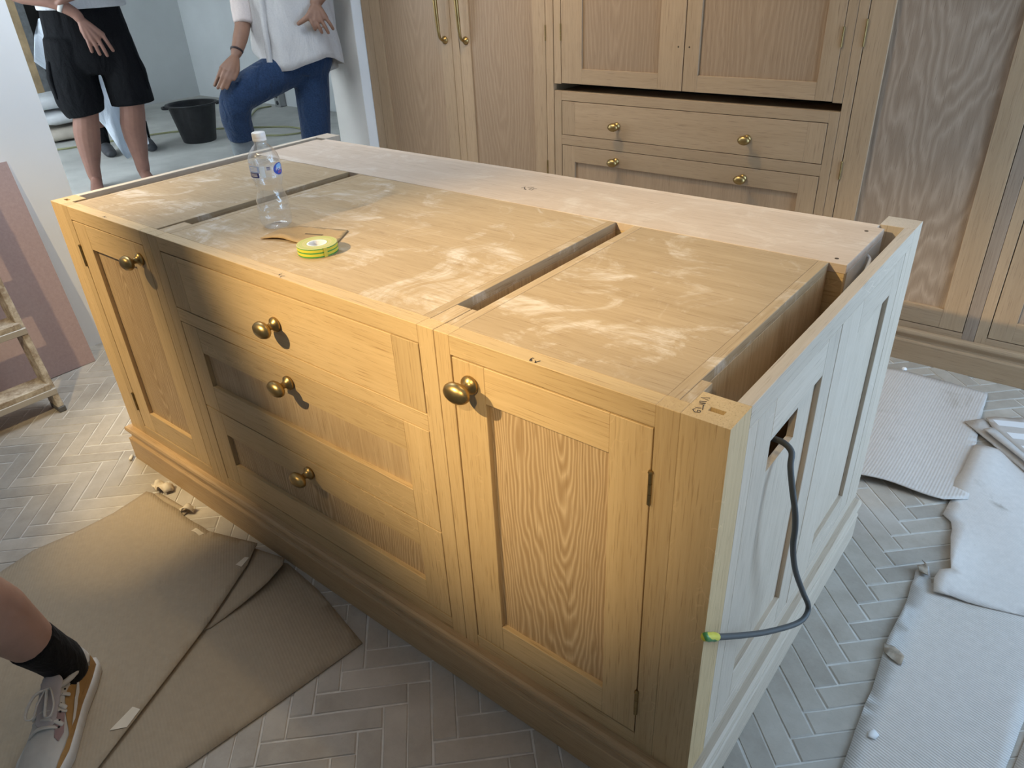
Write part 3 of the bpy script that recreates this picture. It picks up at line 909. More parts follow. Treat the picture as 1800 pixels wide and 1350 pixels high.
# ------------------------------------------------------------------ things on the island
def glassy(name, tint=(0.93, 0.95, 0.97), lo=0.10, hi=0.75, milk=0.06):
    """thin clear plastic: see-through, mirror-bright where it curves away, a trace of haze"""
    m, nt, b = new_mat(name)
    out = nt.nodes['Material Output']
    tr = N(nt, 'ShaderNodeBsdfTransparent'); tr.inputs[0].default_value = (*tint, 1)
    gl = N(nt, 'ShaderNodeBsdfGlossy'); gl.inputs['Roughness'].default_value = 0.05; gl.inputs[0].default_value = (1, 1, 1, 1)
    df = N(nt, 'ShaderNodeBsdfDiffuse'); df.inputs[0].default_value = (0.9, 0.92, 0.95, 1)
    tc = N(nt, 'ShaderNodeTexCoord')
    nz = noise_node(nt, tc.outputs['Object'], 70, 3, 0.6, 1.0)
    bn = N(nt, 'ShaderNodeBump'); bn.inputs['Strength'].default_value = 0.6; bn.inputs['Distance'].default_value = 0.003
    nt.links.new(nz, bn.inputs['Height']); nt.links.new(bn.outputs[0], gl.inputs['Normal'])
    lw = N(nt, 'ShaderNodeLayerWeight'); lw.inputs['Blend'].default_value = 0.35
    nt.links.new(bn.outputs[0], lw.inputs['Normal'])
    f = math_node(nt, 'ADD', math_node(nt, 'MULTIPLY', math_node(nt, 'POWER', lw.outputs['Facing'], 2.0), hi), lo, clamp=True)
    mx = N(nt, 'ShaderNodeMixShader'); mx0 = N(nt, 'ShaderNodeMixShader')
    mx0.inputs[0].default_value = milk
    nt.links.new(tr.outputs[0], mx0.inputs[1]); nt.links.new(df.outputs[0], mx0.inputs[2])
    nt.links.new(f, mx.inputs[0]); nt.links.new(mx0.outputs[0], mx.inputs[1]); nt.links.new(gl.outputs[0], mx.inputs[2])
    nt.links.new(mx.outputs[0], out.inputs['Surface'])
    MC[name] = m
    return m
PET = glassy('clear_pet')
BX, BY = 0.766, 0.206
bt = empty('water_bottle', (BX, BY, HT), None, 'half-litre clear plastic water bottle with a white cap on the island', 'bottle')
prof = [(0, .004), (.016, .004), (.024, .0), (.033, .003), (.0365, .012), (.0375, .024), (.0365, .036), (.0375, .040), (.0372, .052), (.0358, .055), (.0358, .057), (.0358, .066), (.0335, .070), (.0320, .076), (.0300, .083), (.0285, .090),
        (.0290, .096), (.0315, .102), (.0330, .108), (.0345, .114), (.0355, .118), (.0350, .120), (.0350, .150), (.0358, .152), (.0350, .158), (.0325, .166), (.0275, .176), (.0200, .185), (.0140, .191), (.0130, .196), (.0150, .197), (.0150, .199), (.0128, .200), (.0128, .206)]
bm = bmesh.new()
def rip(th, h):
    if h < .03: return 1 + .035 * math.cos(5 * th) * (1 - h / .03)
    if .158 < h < .186: return 1 + .02 * math.cos(8 * th + h * 60)
    if .058 < h < .112: return 1 + .02 * math.cos(6 * th + h * 90)
    return 1.0
lathe(bm, prof, (BX, BY, HT), seg=48, ripple=rip)
mesh_obj('bottle_body', bm, PET, bt, smooth=True)
bm = bmesh.new()
lathe(bm, [(0, .200 + .0165), (.0135, .2165), (.0150, .2150), (.0152, .2040), (.0148, .2036), (.0153, .2030), (.0153, .1985), (.0138, .1980)], (BX, BY, HT), seg=48, ripple=lambda th, h: 1 + (.012 * math.cos(40 * th) if .2045 < h < .2150 else 0))
mesh_obj('bottle_cap', bm, plain('cap_white', (0.86, 0.87, 0.88), 0.4), bt, smooth=True)
def arc_patch(name, th0, th1, z0, z1, mat, r=.0356, shape=None, parent=bt, n=20, m=10):
    bm = bmesh.new()
    g = []
    for j in range(m + 1):
        row = []
        for i in range(n + 1):
            a, b2 = i / n, j / m
            if shape == 'oval':
                # squircle disc mapped from the square
                ux, uz = 2 * a - 1, 2 * b2 - 1
                sx_ = ux * math.sqrt(max(0, 1 - uz * uz / 2)); sz_ = uz * math.sqrt(max(0, 1 - ux * ux / 2))
                a, b2 = (sx_ + 1) / 2, (sz_ + 1) / 2
            th = th0 + (th1 - th0) * a
            row.append(bm.verts.new((BX + r * math.cos(th), BY + r * math.sin(th), HT + z0 + (z1 - z0) * b2)))
        g.append(row)
    for j in range(m):
        for i in range(n):
            bm.faces.new((g[j][i], g[j][i + 1], g[j + 1][i + 1], g[j + 1][i]))
    return mesh_obj(name, bm, mat, parent, smooth=True)
# viewing direction from the bottle to the camera in plan: about -33 degrees
VA = math.atan2(CAM.y - BY, CAM.x - BX)
FILM = glassy('label_film', (0.90, 0.94, 1.0), 0.06, 0.3, 0.16)
arc_patch('label_film', VA - math.pi, VA + math.pi, .121, .150, FILM, .0354, n=48, m=2)
arc_patch('label_blue_block', VA - 1.30, VA - 0.42, .134, .148, plain('label_blue', (0.30, 0.42, 0.78), 0.4), .0357)
arc_patch('label_navy_block', VA - 1.28, VA - 0.50, .1225, .1335, plain('label_navy', (0.03, 0.045, 0.22), 0.4), .0357)
arc_patch('label_pale_block', VA - 0.40, VA - 0.08, .1225, .148, plain('label_pale', (0.55, 0.68, 0.88), 0.4), .03565)
arc_patch('label_logo', VA + 0.48, VA + 1.42, .1235, .150, plain('logo_blue', (0.02, 0.07, 0.48), 0.35), .0357, 'oval', n=16, m=16)
arc_patch('label_logo_peak', VA + 0.70, VA + 1.25, .137, .148, plain('logo_sky', (0.22, 0.50, 0.90), 0.35), .0359, 'oval')
def arc_text(body_, th_c, z, size, mat, r=.0362, parent=bt, name='label_lettering', spacing=1.0):
    cu_ = bpy.data.curves.new('t', 'FONT'); cu_.body = body_; cu_.size = size; cu_.align_x = 'CENTER'
    cu_.resolution_u = 2
    to = bpy.data.objects.new('t', cu_); COL.objects.link(to)
    dg = bpy.context.evaluated_depsgraph_get()
    me = bpy.data.meshes.new_from_object(to.evaluated_get(dg))
    bpy.data.objects.remove(to, do_unlink=True)
    bm = bmesh.new(); bm.from_mesh(me); bpy.data.meshes.remove(me)
    for v in bm.verts:
        th = th_c + v.co.x * spacing / r
        v.co = Vector((BX + r * math.cos(th), BY + r * math.sin(th), HT + z + v.co.y))
    return mesh_obj(name, bm, mat, parent)
LW = plain('label_white', (0.9, 0.92, 0.95), 0.4)
arc_text('PURE', VA + 0.95, .1338, .0095, LW)
arc_text('LIFE', VA + 0.95, .1275, .0070, plain('label_red', (0.75, 0.2, 0.25), 0.4))
# the small print is too fine to read: thin printed lines
for zz in (.1450, .1425, .1400, .1375): arc_patch('label_print_line', VA - 1.15, VA - 0.55, zz, zz + .0009, LW, .0360, n=8, m=1)
for zz in (.1305, .1280, .1255): arc_patch('label_print_line', VA - 1.15, VA - 0.62, zz, zz + .0008, LW, .0360, n=8, m=1)
for zz in (.1440, .1415, .1390): arc_patch('label_print_line', VA + 0.05, VA + 0.28, zz, zz + .0012, plain('label_navy', (0.03, 0.045, 0.22), 0.4), .0360, n=8, m=1)

# roll of green and yellow insulation tape
def tape_mat():
    m, nt, b = new_mat('tape_stripes')
    tc = N(nt, 'ShaderNodeTexCoord'); sep = N(nt, 'ShaderNodeSeparateXYZ')
    nt.links.new(tc.outputs['Object'], sep.inputs[0])
    rad = math_node(nt, 'SQRT', math_node(nt, 'ADD', math_node(nt, 'MULTIPLY', sep.outputs[0], sep.outputs[0]), math_node(nt, 'MULTIPLY', sep.outputs[1], sep.outputs[1])))
    zz = math_node(nt, 'FRACT', math_node(nt, 'MULTIPLY', math_node(nt, 'ADD', sep.outputs[2], 0.5), 1 / 0.0085))
    side = ramp(nt, zz, [(0.0, (0.04, 0.28, 0.06)), (0.30, (0.04, 0.28, 0.06)), (0.36, (0.60, 0.55, 0.05)), (0.98, (0.60, 0.55, 0.05))])
    rn = math_node(nt, 'FRACT', math_node(nt, 'MULTIPLY', rad, 210))
    rb = noise_node(nt, tc.outputs['Object'], 40, 2)
    topc = ramp(nt, rn, [(0.2, (0.52, 0.50, 0.16)), (0.8, (0.42, 0.46, 0.14))])
    topc = mix(nt, math_node(nt, 'MULTIPLY', math_node(nt, 'GREATER_THAN', math_node(nt, 'FRACT', math_node(nt, 'MULTIPLY', rad, 62)), 0.55), 0.5), topc, (0.62, 0.52, 0.26))
    geo = N(nt, 'ShaderNodeNewGeometry'); sn = N(nt, 'ShaderNodeSeparateXYZ')
    nt.links.new(geo.outputs['True Normal'], sn.inputs[0])
    col = mix(nt, math_node(nt, 'GREATER_THAN', math_node(nt, 'ABSOLUTE', sn.outputs[2]), 0.5), side, topc)
    nt.links.new(col, b.inputs['Base Color']); b.inputs['Roughness'].default_value = 0.35
    return m
TX, TY = 1.003, 0.140
tp = empty('insulation_tape', (TX, TY, HT), None, 'roll of green and yellow striped insulation tape lying on the island', 'tape')
bm = bmesh.new()
lathe(bm, [(.0215, 0.0015), (.0215, .0205), (.0425, .0212), (.0434, .0205), (.0434, .0015), (.0425, .0), (.0215, 0.0015)], (TX, TY, HT), seg=56)
mesh_obj('tape_roll', bm, tape_mat(), tp, origin=(TX, TY, HT))
bm = bmesh.new()
lathe(bm, [(.0185, 0.0), (.0185, .0205), (.0214, .0205), (.0214, 0.0), (.0185, 0.0)], (TX, TY, HT), seg=48)
mesh_obj('tape_core', bm, plain('core_white', (0.85, 0.86, 0.88), 0.5), tp, smooth=False)
bm = bmesh.new()
a0 = math.atan2(CAM.y - TY, CAM.x - TX) + 0.25
ps = []
for k in range(7):
    th = a0 + k * 0.03
    ps.append([(TX + (.0436 + .0009) * math.cos(th), TY + (.0436 + .0009) * math.sin(th), HT + zz) for zz in (.0015, .0205)])
vv = [[bm.verts.new(q) for q in p] for p in ps]
for a, b2 in zip(vv[:-1], vv[1:]): bm.faces.new((a[0], b2[0], b2[1], a[1]))
mesh_obj('tape_tail', bm, plain('tape_yellow', (0.62, 0.57, 0.08), 0.35), tp)

# folded cardboard packing piece with a slot, beside the bottle
CB = card_mat('card_brown', (0.44, 0.30, 0.155), None, (0.36, 0.24, 0.12), 0.5, 12)
def cz(x, y):
    # rises toward its lifted front lip
    q = (x - 0.813) * 0.35 - (y - 0.131)
    t = max(0.0, 0.058 - ((x - 0.80) * -0.28 + (y - 0.12)) )
    return HT + 0.0012 + 0.010 * math.exp(-((y - 0.150 - (x - .86) * .18) / 0.016) ** 2) * (0.6 + 0.4 * math.sin(x * 60))
cardp = empty('cardboard_piece', (0.90, 0.19, HT), None, 'small folded brown cardboard piece with a slot, beside the bottle', 'cardboard')
outl = [(0.818, 0.122), (0.845, 0.134), (0.878, 0.142), (0.912, 0.148), (0.949, 0.150), (0.985, 0.156), (1.001, 0.190), (0.951, 0.268), (0.825, 0.228), (0.800, 0.190)]
sl0, sl1 = Vector((0.884, 0.197)), Vector((0.928, 0.213))
ob = sheet('card_sheet', outl, cz, CB, cardp, 0.012, 0.0016, 0.0)
bm = bmesh.new()
n_ = (sl1 - sl0).normalized(); s_ = Vector((-n_.y, n_.x)) * 0.0032
q = [sl0 - s_, sl1 - s_, sl1 + s_, sl0 + s_]
bm.faces.new([bm.verts.new((p.x, p.y, cz(p.x, p.y) + .0021)) for p in q])
mesh_obj('slot', bm, plain('slot_dark', (0.16, 0.11, 0.06), 0.8), cardp)

# ------------------------------------------------------------------ cables of the island
bm = bmesh.new()
GC = [(1.93, 0.270, 0.690), (1.985, 0.266, 0.706), (2.014, 0.258, 0.700), (2.022, 0.242, 0.681), (2.033, 0.236, 0.643), (2.044, 0.235, 0.602), (2.048, 0.240, 0.563), (2.048, 0.250, 0.516), (2.052, 0.280, 0.441), (2.064, 0.320, 0.359), (2.075, 0.340, 0.311), (2.077, 0.320, 0.299), (2.069, 0.280, 0.310), (2.049, 0.190, 0.361), (2.034, 0.110, 0.417), (2.024, 0.030, 0.481), (2.021, 0.000, 0.507)]
GCt = [Vector(p) for p in GC]
tube(bm, GCt, [.0052] * len(GCt), 12, rings_smooth=5)
cab = empty('power_cable', GC[1], None, 'grey power cable hanging out of the cut-out in the end panel', 'cable')
mesh_obj('cable_sheath', bm, plain('cable_charcoal', (0.06, 0.063, 0.063), 0.55), cab, smooth=True)
def spiral_mat():
    m, nt, b = new_mat('tape_spiral')
    tc = N(nt, 'ShaderNodeTexCoord')
    w = N(nt, 'ShaderNodeTexWave'); w.inputs['Scale'].default_value = 26; w.inputs['Distortion'].default_value = 1.5
    w.bands_direction = 'DIAGONAL'
    nt.links.new(tc.outputs['Object'], w.inputs[0])
    nt.links.new(ramp(nt, w.outputs['Fac'], [(0.42, (0.05, 0.22, 0.05)), (0.5, (0.62, 0.55, 0.05))]), b.inputs['Base Color'])
    b.inputs['Roughness'].default_value = 0.4
    return m
bm = bmesh.new()
e0 = GCt[-1]; dv = (GCt[-1] - GCt[-2]).normalized()
tube(bm, [e0 - dv * .012, e0, e0 + dv * .012, e0 + dv * .026, e0 + dv * .040], [.0062, .0075, .0070, .0076, .0066], 12, rings_smooth=4)
mesh_obj('taped_end', bm, spiral_mat(), cab, smooth=True)
bm = bmesh.new()
tube(bm, [(1.945, 0.79, 0.855), (1.9575, 0.785, 0.848), (1.963, 0.755, 0.842), (1.964, 0.715, 0.828), (1.962, 0.690, 0.822), (1.958, 0.660, 0.820), (1.957, 0.625, 0.800), (1.958, 0.59, 0.74), (1.960, 0.56, 0.62), (1.960, 0.55, 0.30)], [.0032] * 10, 10, rings_smooth=5)
o = mesh_obj('white_cable', bm, plain('cable_white', (0.78, 0.76, 0.76), 0.5), smooth=True)
tag(o, 'thin white cable looping through the gap behind the end panel', 'cable')

# ------------------------------------------------------------------ cardboard floor protection: daylight side
PAPER_A = card_mat('board_ridged', (0.57, 0.53, 0.49), (1.0, 0.0), (0.30, 0.255, 0.20), 0.8, 5.5, 0.0085, 0.22)
PAPER_B = card_mat('board_smooth', (0.61, 0.58, 0.55), (0.25, 0.97), (0.22, 0.185, 0.145), 1.7, 4.6, 0.006, 0.12)
PAPER_C = card_mat('board_flat', (0.56, 0.53, 0.50), (0.25, 0.97), (0.42, 0.37, 0.31), 0.6, 7, 0.006, 0.35)
def zA(x, y):
    f = max(0.0, (1.42 - y) / 0.19)
    return 0.003 + 0.021 * f * f * (0.5 + 0.5 * math.sin((x - 1.85) * 7.5)) + 0.0025 * math.sin(x * 24 + y * 3)
o = sheet('ridged_card_sheet', [(1.60, 1.19), (1.80, 1.20), (1.969, 1.225), (2.025, 1.238), (2.086, 1.243), (2.151, 1.245), (2.185, 1.252), (2.24, 1.30), (2.235, 1.408), (2.215, 1.542), (2.195, 1.70), (2.182, 1.917), (2.177, 1.974), (2.035, 1.994), (1.90, 1.985), (1.60, 1.95)], zA, PAPER_A, None, 0.028, 0.003, 0.004)
tag(o, 'ridged protective card sheet lifting at its near edge, behind the island end', 'floor sheet', 'protective sheets in the daylight')
def zB(x, y):
    return 0.006 + 0.012 * math.exp(-((x - 2.24) / 0.05) ** 2) * (0.5 + 0.5 * math.sin(y * 13 + 1)) + 0.0022 * math.sin(x * 17 + y * 9) + 0.004 * math.exp(-((y - 0.89 - (x - 2.25) * .2) / .03) ** 2)
o = sheet('card_sheet', [(2.188, 1.262), (2.207, 1.30), (2.200, 1.235), (2.198, 1.196), (2.223, 1.172), (2.235, 1.10), (2.242, 1.064), (2.252, 1.01), (2.262, 0.968), (2.24, 0.946), (2.236, 0.908), (2.245, 0.862), (2.317, 0.878), (2.431, 0.908), (3.0, 1.06), (3.4, 1.15), (3.4, 1.75), (2.95, 1.72), (2.45, 1.66), (2.205, 1.60), (2.20, 1.45)], zB, PAPER_B, None, 0.03, 0.003, 0.006)
tag(o, 'dirty protective card sheet with a torn ragged edge on the tiles', 'floor sheet', 'protective sheets in the daylight')
def zC(x, y):
    return 0.0012 + 0.0012 * (1 + math.sin(x * 14 + y * 5)) + 0.006 * math.exp(-((x - 2.20) / .02) ** 2) * (0.5 + 0.5 * math.sin(y * 11))
o = sheet('card_sheet', [(2.192, 0.925), (2.201, 0.796), (2.198, 0.707), (2.196, 0.655), (2.200, 0.587), (2.207, 0.491), (2.207, 0.406), (2.210, 0.336), (2.212, 0.277), (2.225, 0.10), (2.24, -0.15), (2.43, -0.15), (2.452, 0.25), (2.463, 0.465), (2.475, 0.60), (2.50, 0.80), (2.53, 1.0), (2.26, 0.965), (2.235, 0.90), (2.215, 0.96)], zC, PAPER_C, None, 0.03, 0.003, 0.003)
tag(o, 'long smooth protective card sheet lying on tiles beside the grey cable', 'floor sheet', 'protective sheets in the daylight')
o = sheet('card_sheet', [(2.445, -0.15), (3.3, -0.15), (3.3, 0.98), (2.53, 0.86), (2.487, 0.60), (2.474, 0.465), (2.46, 0.2)], lambda x, y: 0.0005 + 0.0008 * math.sin(x * 9), PAPER_C, None, 0.05, 0.003, 0.0)
tag(o, 'protective card sheet along the edge nearest the window', 'floor sheet', 'protective sheets in the daylight')
# torn scraps
def scrap(outl, h, mat, label, name='torn_paper_scrap', thick=0.0015, curl=0.02, step=0.012):
    cx = sum(p[0] for p in outl) / len(outl); cy = sum(p[1] for p in outl) / len(outl)
    o = sheet(name, outl, lambda x, y: h + curl * abs(noise.noise(Vector((x * 35, y * 35, h * 100)))) , mat, None, step, thick, 0.003)
    return tag(o, label, 'paper scrap')
CREAM = plain('masking_paper', (0.66, 0.58, 0.46), 0.7, 0, 0.05)
TORN = plain('torn_card', (0.34, 0.27, 0.20), 0.8, 0, 0.3, 60)
scrap([(2.192, 0.628), (2.214, 0.634), (2.240, 0.612), (2.240, 0.592), (2.218, 0.594), (2.200, 0.602)], 0.0075, TORN, 'small torn brown flap at the edge of the long card sheet', curl=0.02)
scrap([(2.192, 0.925), (2.206, 0.953), (2.196, 0.968), (2.210, 0.955), (2.222, 0.915), (2.208, 0.905)], 0.0085, TORN, 'curled torn corner where two card sheets meet', curl=0.03)
scrap([(2.232, 0.370), (2.246, 0.372), (2.250, 0.388), (2.238, 0.396), (2.230, 0.384)], 0.0075, plain('chip_white', (0.66, 0.66, 0.66), 0.7), 'white flake of paint on the long card sheet', curl=0.004)
for i, (x, y, s) in enumerate(((1.905, 2.005, .009),)):
    bm = bmesh.new(); bmesh.ops.create_icosphere(bm, subdivisions=2, radius=s, matrix=Matrix.Translation((1.90, 1.9915, .011)) @ Matrix.Diagonal((1, 1, .75, 1)))
    for v in bm.verts: v.co += Vector((R.uniform(-1, 1), R.uniform(-1, 1), R.uniform(-1, 1))) * .0012
    tag(mesh_obj('plaster_crumb', bm, plain('plaster_white', (0.85, 0.85, 0.85), 0.8)), 'white crumb of plaster near the foot of the tall cupboards', 'crumb')
# folded strips with white print near the wall
STRIPE = card_mat('board_striped', (0.50, 0.46, 0.42), None, (0.5, 0.46, 0.42), 0.0)
def strip(outl, h, label, tilt=0.0):
    o = sheet('card_strip', outl, lambda x, y: h + tilt * (x - outl[0][0]), STRIPE, None, 0.03, 0.003, 0.002)
    return tag(o, label, 'cardboard strip', 'folded card strips by the tall cupboards')
strip([(2.150, 1.727), (2.197, 1.779), (2.36, 1.595), (2.52, 1.42), (2.50, 1.37), (2.335, 1.545)], 0.011, 'flat card strip under the two folded strips by the tall cupboards', 0.004)
s2 = strip([(2.203, 1.778), (2.225, 1.800), (2.60, 1.98), (2.62, 1.62), (2.52, 1.45), (2.34, 1.60), (2.232, 1.722)], 0.017, 'wide card strip printed with white bands, by the tall cupboards', 0.01)
strip([(2.209, 1.688), (2.231, 1.716), (2.335, 1.605), (2.50, 1.43), (2.49, 1.40), (2.33, 1.575)], 0.024, 'narrow folded card strip lying on the banded strip', 0.0)
WB = plain('print_white', (0.72, 0.72, 0.72), 0.7)
for k in range(3):
    y0 = 1.775 - k * 0.058
    bm = bmesh.new()
    x0 = 2.222 + k * 0.048
    pts = [(x0, y0), (x0 + .022, y0 - .024)]
    q = [(x0, y0), (x0 + .022, y0 - .028), (x0 + .34, y0 + .095), (x0 + .31, y0 + .130)]
    bm.faces.new([bm.verts.new((a, b2, 0.017 + 0.01 * (a - 2.203) + .0036)) for a, b2 in q])
    mesh_obj('printed_band', bm, WB, s2)

# ------------------------------------------------------------------ cardboard floor protection: lamp side
KRAFT = card_mat('board_kraft', (0.38, 0.305, 0.215), (0.55, 0.835), (0.36, 0.30, 0.225), 0.5, 5, 0.0075, 0.16)
KRAFT2 = card_mat('board_kraft_under', (0.36, 0.29, 0.205), (0.35, 0.94), (0.34, 0.28, 0.21), 0.5, 5, 0.0075, 0.14)
def zK(x, y):
    f = max(0.0, 1 - ((x - 0.735) ** 2 + (y + 0.05) ** 2) ** .5 / 0.33)
    ridge = math.exp(-(((x - 0.525) * 0.88 + (y + 0.12) * 0.47) / 0.014) ** 2) * 0.006 * max(0, min(1, (y + 0.62) * 3))
    edge = max(0.0, min(1.0, 1.0 - abs((x - 0.73) * .91 - (-0.043 - y) * .42) / 0.2))
    return 0.0075 + 0.020 * f ** 1.5 + ridge + 0.004 * edge
o = sheet('kraft_card_sheet', [(0.206, -0.098), (0.232, -0.090), (0.30, -0.092), (0.377, -0.085), (0.414, -0.091), (0.547, -0.088), (0.635, -0.066), (0.728, -0.043), (0.771, -0.105), (0.849, -0.264), (0.963, -0.517), (1.012, -0.627), (1.20, -1.05), (0.60, -1.35), (0.28, -1.30), (0.214, -0.528), (0.196, -0.431), (0.217, -0.329), (0.225, -0.214), (0.213, -0.13)], zK, KRAFT, None, 0.025, 0.003, 0.0)
big = tag(o, 'big brown card sheet with a lifted corner, under the trainer shoe', 'floor sheet', 'brown card sheets by the drawers')
def z2(x, y):
    d_ = (Vector((x, y)) - Vector((0.838, -0.033))).length
    return 0.0045 + 0.024 * max(0, 1 - d_ / 0.24) ** 1.3
o = sheet('kraft_card_sheet', [(0.60, -0.16), (0.720, -0.052), (0.838, -0.033), (0.852, -0.050), (0.866, -0.112), (0.868, -0.194), (0.866, -0.282), (0.80, -0.40), (0.62, -0.32)], z2, KRAFT, None, 0.022, 0.003, 0.0)
tag(o, 'narrow brown card flap curling up between the two larger sheets', 'floor sheet', 'brown card sheets by the drawers')
o = sheet('kraft_card_sheet', [(0.66, -0.10), (0.835, -0.026), (0.987, -0.040), (1.207, -0.085), (1.183, -0.294), (1.153, -0.519), (1.09, -1.0), (0.75, -1.0), (0.66, -0.5)], lambda x, y: 0.0010 + 0.0008 * math.sin(x * 8), KRAFT2, None, 0.03, 0.003, 0.0)
tag(o, 'bottom brown card sheet with a pointed corner on the bare tiles', 'floor sheet', 'brown card sheets by the drawers')
# bits of masking tape stuck on the sheets
def tape_bit(outl, zf, parent, lift=0.0034):
    cx = sum(p[0] for p in outl) / len(outl)
    bm = bmesh.new()
    bm.faces.new([bm.verts.new((a, b2, zf(a, b2) + lift)) for a, b2 in outl])
    bmesh.ops.subdivide_edges(bm, edges=bm.edges, cuts=2, use_grid_fill=True)
    for v in bm.verts: v.co.z = zf(v.co.x, v.co.y) + lift + .0005
    bmesh.ops.recalc_face_normals(bm, faces=bm.faces)
    o = mesh_obj('masking_tape', bm, CREAM, parent)
    s = o.modifiers.new('thickness', 'SOLIDIFY'); s.thickness = .0008; s.offset = 1
tape_bit([(0.748, -0.126), (0.746, -0.096), (0.757, -0.090), (0.768, -0.122)], zK, big)
tape_bit([(0.951, -0.575), (0.935, -0.515), (0.955, -0.508), (0.974, -0.548)], zK, big)
tape_bit([(0.504, -0.118), (0.508, -0.105), (0.548, -0.102), (0.544, -0.116)], zK, big)
scrap([(0.196, -0.075), (0.215, -0.040), (0.245, -0.030), (0.272, -0.045), (0.262, -0.068), (0.232, -0.078)], 0.006, CREAM, 'crumpled cream paper scrap at the corner of the big card sheet', curl=0.05, step=0.007)
scrap([(0.380, -0.085), (0.388, -0.055), (0.412, -0.048), (0.424, -0.066), (0.402, -0.084)], 0.006, CREAM, 'crumpled cream paper scrap against the plinth of the drawers', curl=0.05, step=0.007)
scrap([(-0.036, -0.024), (-0.030, -0.020), (-0.010, -0.038), (-0.016, -0.043)], 0.003, plain('wedge_pale', (0.75, 0.66, 0.50), 0.6), 'thin pale wooden wedge under the plinth corner', 'wooden_wedge', .006, 0.0)
o = sheet('card_offcut', [(0.222, -0.100), (0.238, -0.074), (0.40, -0.064), (0.404, -0.090), (0.377, -0.082), (0.30, -0.089)], lambda x, y: 0.0015, KRAFT, None, .02, .003)
tag(o, 'narrow card offcut peeping from under the big sheet near the plinth', 'cardboard strip')

# ------------------------------------------------------------------ plasterboard and step ladder against the left wall
def board_mat():
    m, nt, b = new_mat('plasterboard_pink')
    geo = N(nt, 'ShaderNodeNewGeometry')
    n1 = noise_node(nt, geo.outputs['Position'], 90, 3, 0.7)
    n2 = noise_node(nt, geo.outputs['Position'], 3, 3, 0.5)
    c = ramp(nt, n1, [(0.3, (0.40, 0.285, 0.27)), (0.7, (0.46, 0.335, 0.315))])
    c = mix(nt, math_node(nt, 'MULTIPLY', math_node(nt, 'SUBTRACT', n2, 0.55, clamp=True), 1.5, clamp=True), c, (0.50, 0.40, 0.37))
    nt.links.new(c, b.inputs['Base Color']); b.inputs['Roughness'].default_value = 0.8
    return m
bm = bmesh.new()
xb, xt, zt = -0.860, -1.006, 0.822
dv = Vector((xt - xb, 0, zt)).normalized(); nv = Vector((-dv.z, 0, dv.x))
th = 0.0125
ya, yb = -1.10, 0.238
q = []
for y in (ya, yb):
    for (bx0, z0) in ((xb, 0.002), (xt, zt)):
        q.append((bx0, y, z0)); q.append((bx0 + nv.x * th, y, z0 + nv.z * th + .0))
vs = [bm.verts.new(p) for p in q]
for f in ((0, 2, 3, 1), (4, 5, 7, 6), (0, 4, 6, 2), (1, 3, 7, 5), (0, 1, 5, 4), (2, 6, 7, 3)):
    bm.faces.new([vs[i] for i in f])
bmesh.ops.recalc_face_normals(bm, faces=bm.faces)
o = mesh_obj('plasterboard_sheet', bm, board_mat())
tag(o, 'pink plasterboard sheet leaning on the white wall behind the step ladder', 'plasterboard')

def ladder_mat():
    m, nt, b = new_mat('painted_timber_worn')
    tc = N(nt, 'ShaderNodeTexCoord')
    n1 = noise_node(nt, tc.outputs['Object'], 28, 5, 0.7)
    n2 = noise_node(nt, tc.outputs['Object'], 90, 4, 0.7)
    c = ramp(nt, n1, [(0.38, (0.30, 0.235, 0.17)), (0.5, (0.46, 0.40, 0.32)), (0.62, (0.60, 0.55, 0.46))])
    c = mix(nt, math_node(nt, 'MULTIPLY', math_node(nt, 'SUBTRACT', n2, 0.6, clamp=True), 5.0, clamp=True), c, (0.75, 0.73, 0.68))
    nt.links.new(c, b.inputs['Base Color']); b.inputs['Roughness'].default_value = 0.65
    bump(nt, n2, 0.2, .001, b)
    return m
LM = ladder_mat()
lad = empty('step_ladder', (-0.58, -0.2, 0), None, 'paint-splashed wooden step ladder standing by the pink plasterboard', 'ladder')
def slab(name, p0, p1, wdir, w, tdir, t, mat, parent):
    """bar from p0 to p1 with width w along wdir and thickness t along tdir"""
    p0, p1 = Vector(p0), Vector(p1); wd = Vector(wdir).normalized() * w / 2; td = Vector(tdir).normalized() * t / 2
    bm = bmesh.new()
    vs = [bm.verts.new(p + wd * a + td * b2) for p in (p0, p1) for a in (-1, 1) for b2 in (-1, 1)]
    for f in ((0, 1, 3, 2), (4, 6, 7, 5), (0, 4, 5, 1), (2, 3, 7, 6), (0, 2, 6, 4), (1, 5, 7, 3)):
        bm.faces.new([vs[i] for i in f])
    bmesh.ops.recalc_face_normals(bm, faces=bm.faces)
    bmesh.ops.bevel(bm, geom=bm.edges[:], offset=.0018, segments=1, affect='EDGES')
    return mesh_obj(name, bm, mat, parent)
LEAN = -0.245
def sx(z): return -0.585 + LEAN * z
LY0, LY1 = -0.030, -0.44
for y in (LY0, LY1):
    slab('stile', (sx(0.012), y, 0.012), (sx(1.35), y, 1.35), (1, 0, .24), 0.078, (0, 1, 0), 0.022, LM, lad)
    fm = bmesh.new(); bbox(fm, (sx(0) - .038, y - .013, 0.0), (sx(0) + .040, y + .013, 0.022), .003)
    mesh_obj('foot_cap', fm, plain('rubber_grey', (0.12, 0.12, 0.12), 0.7), lad)
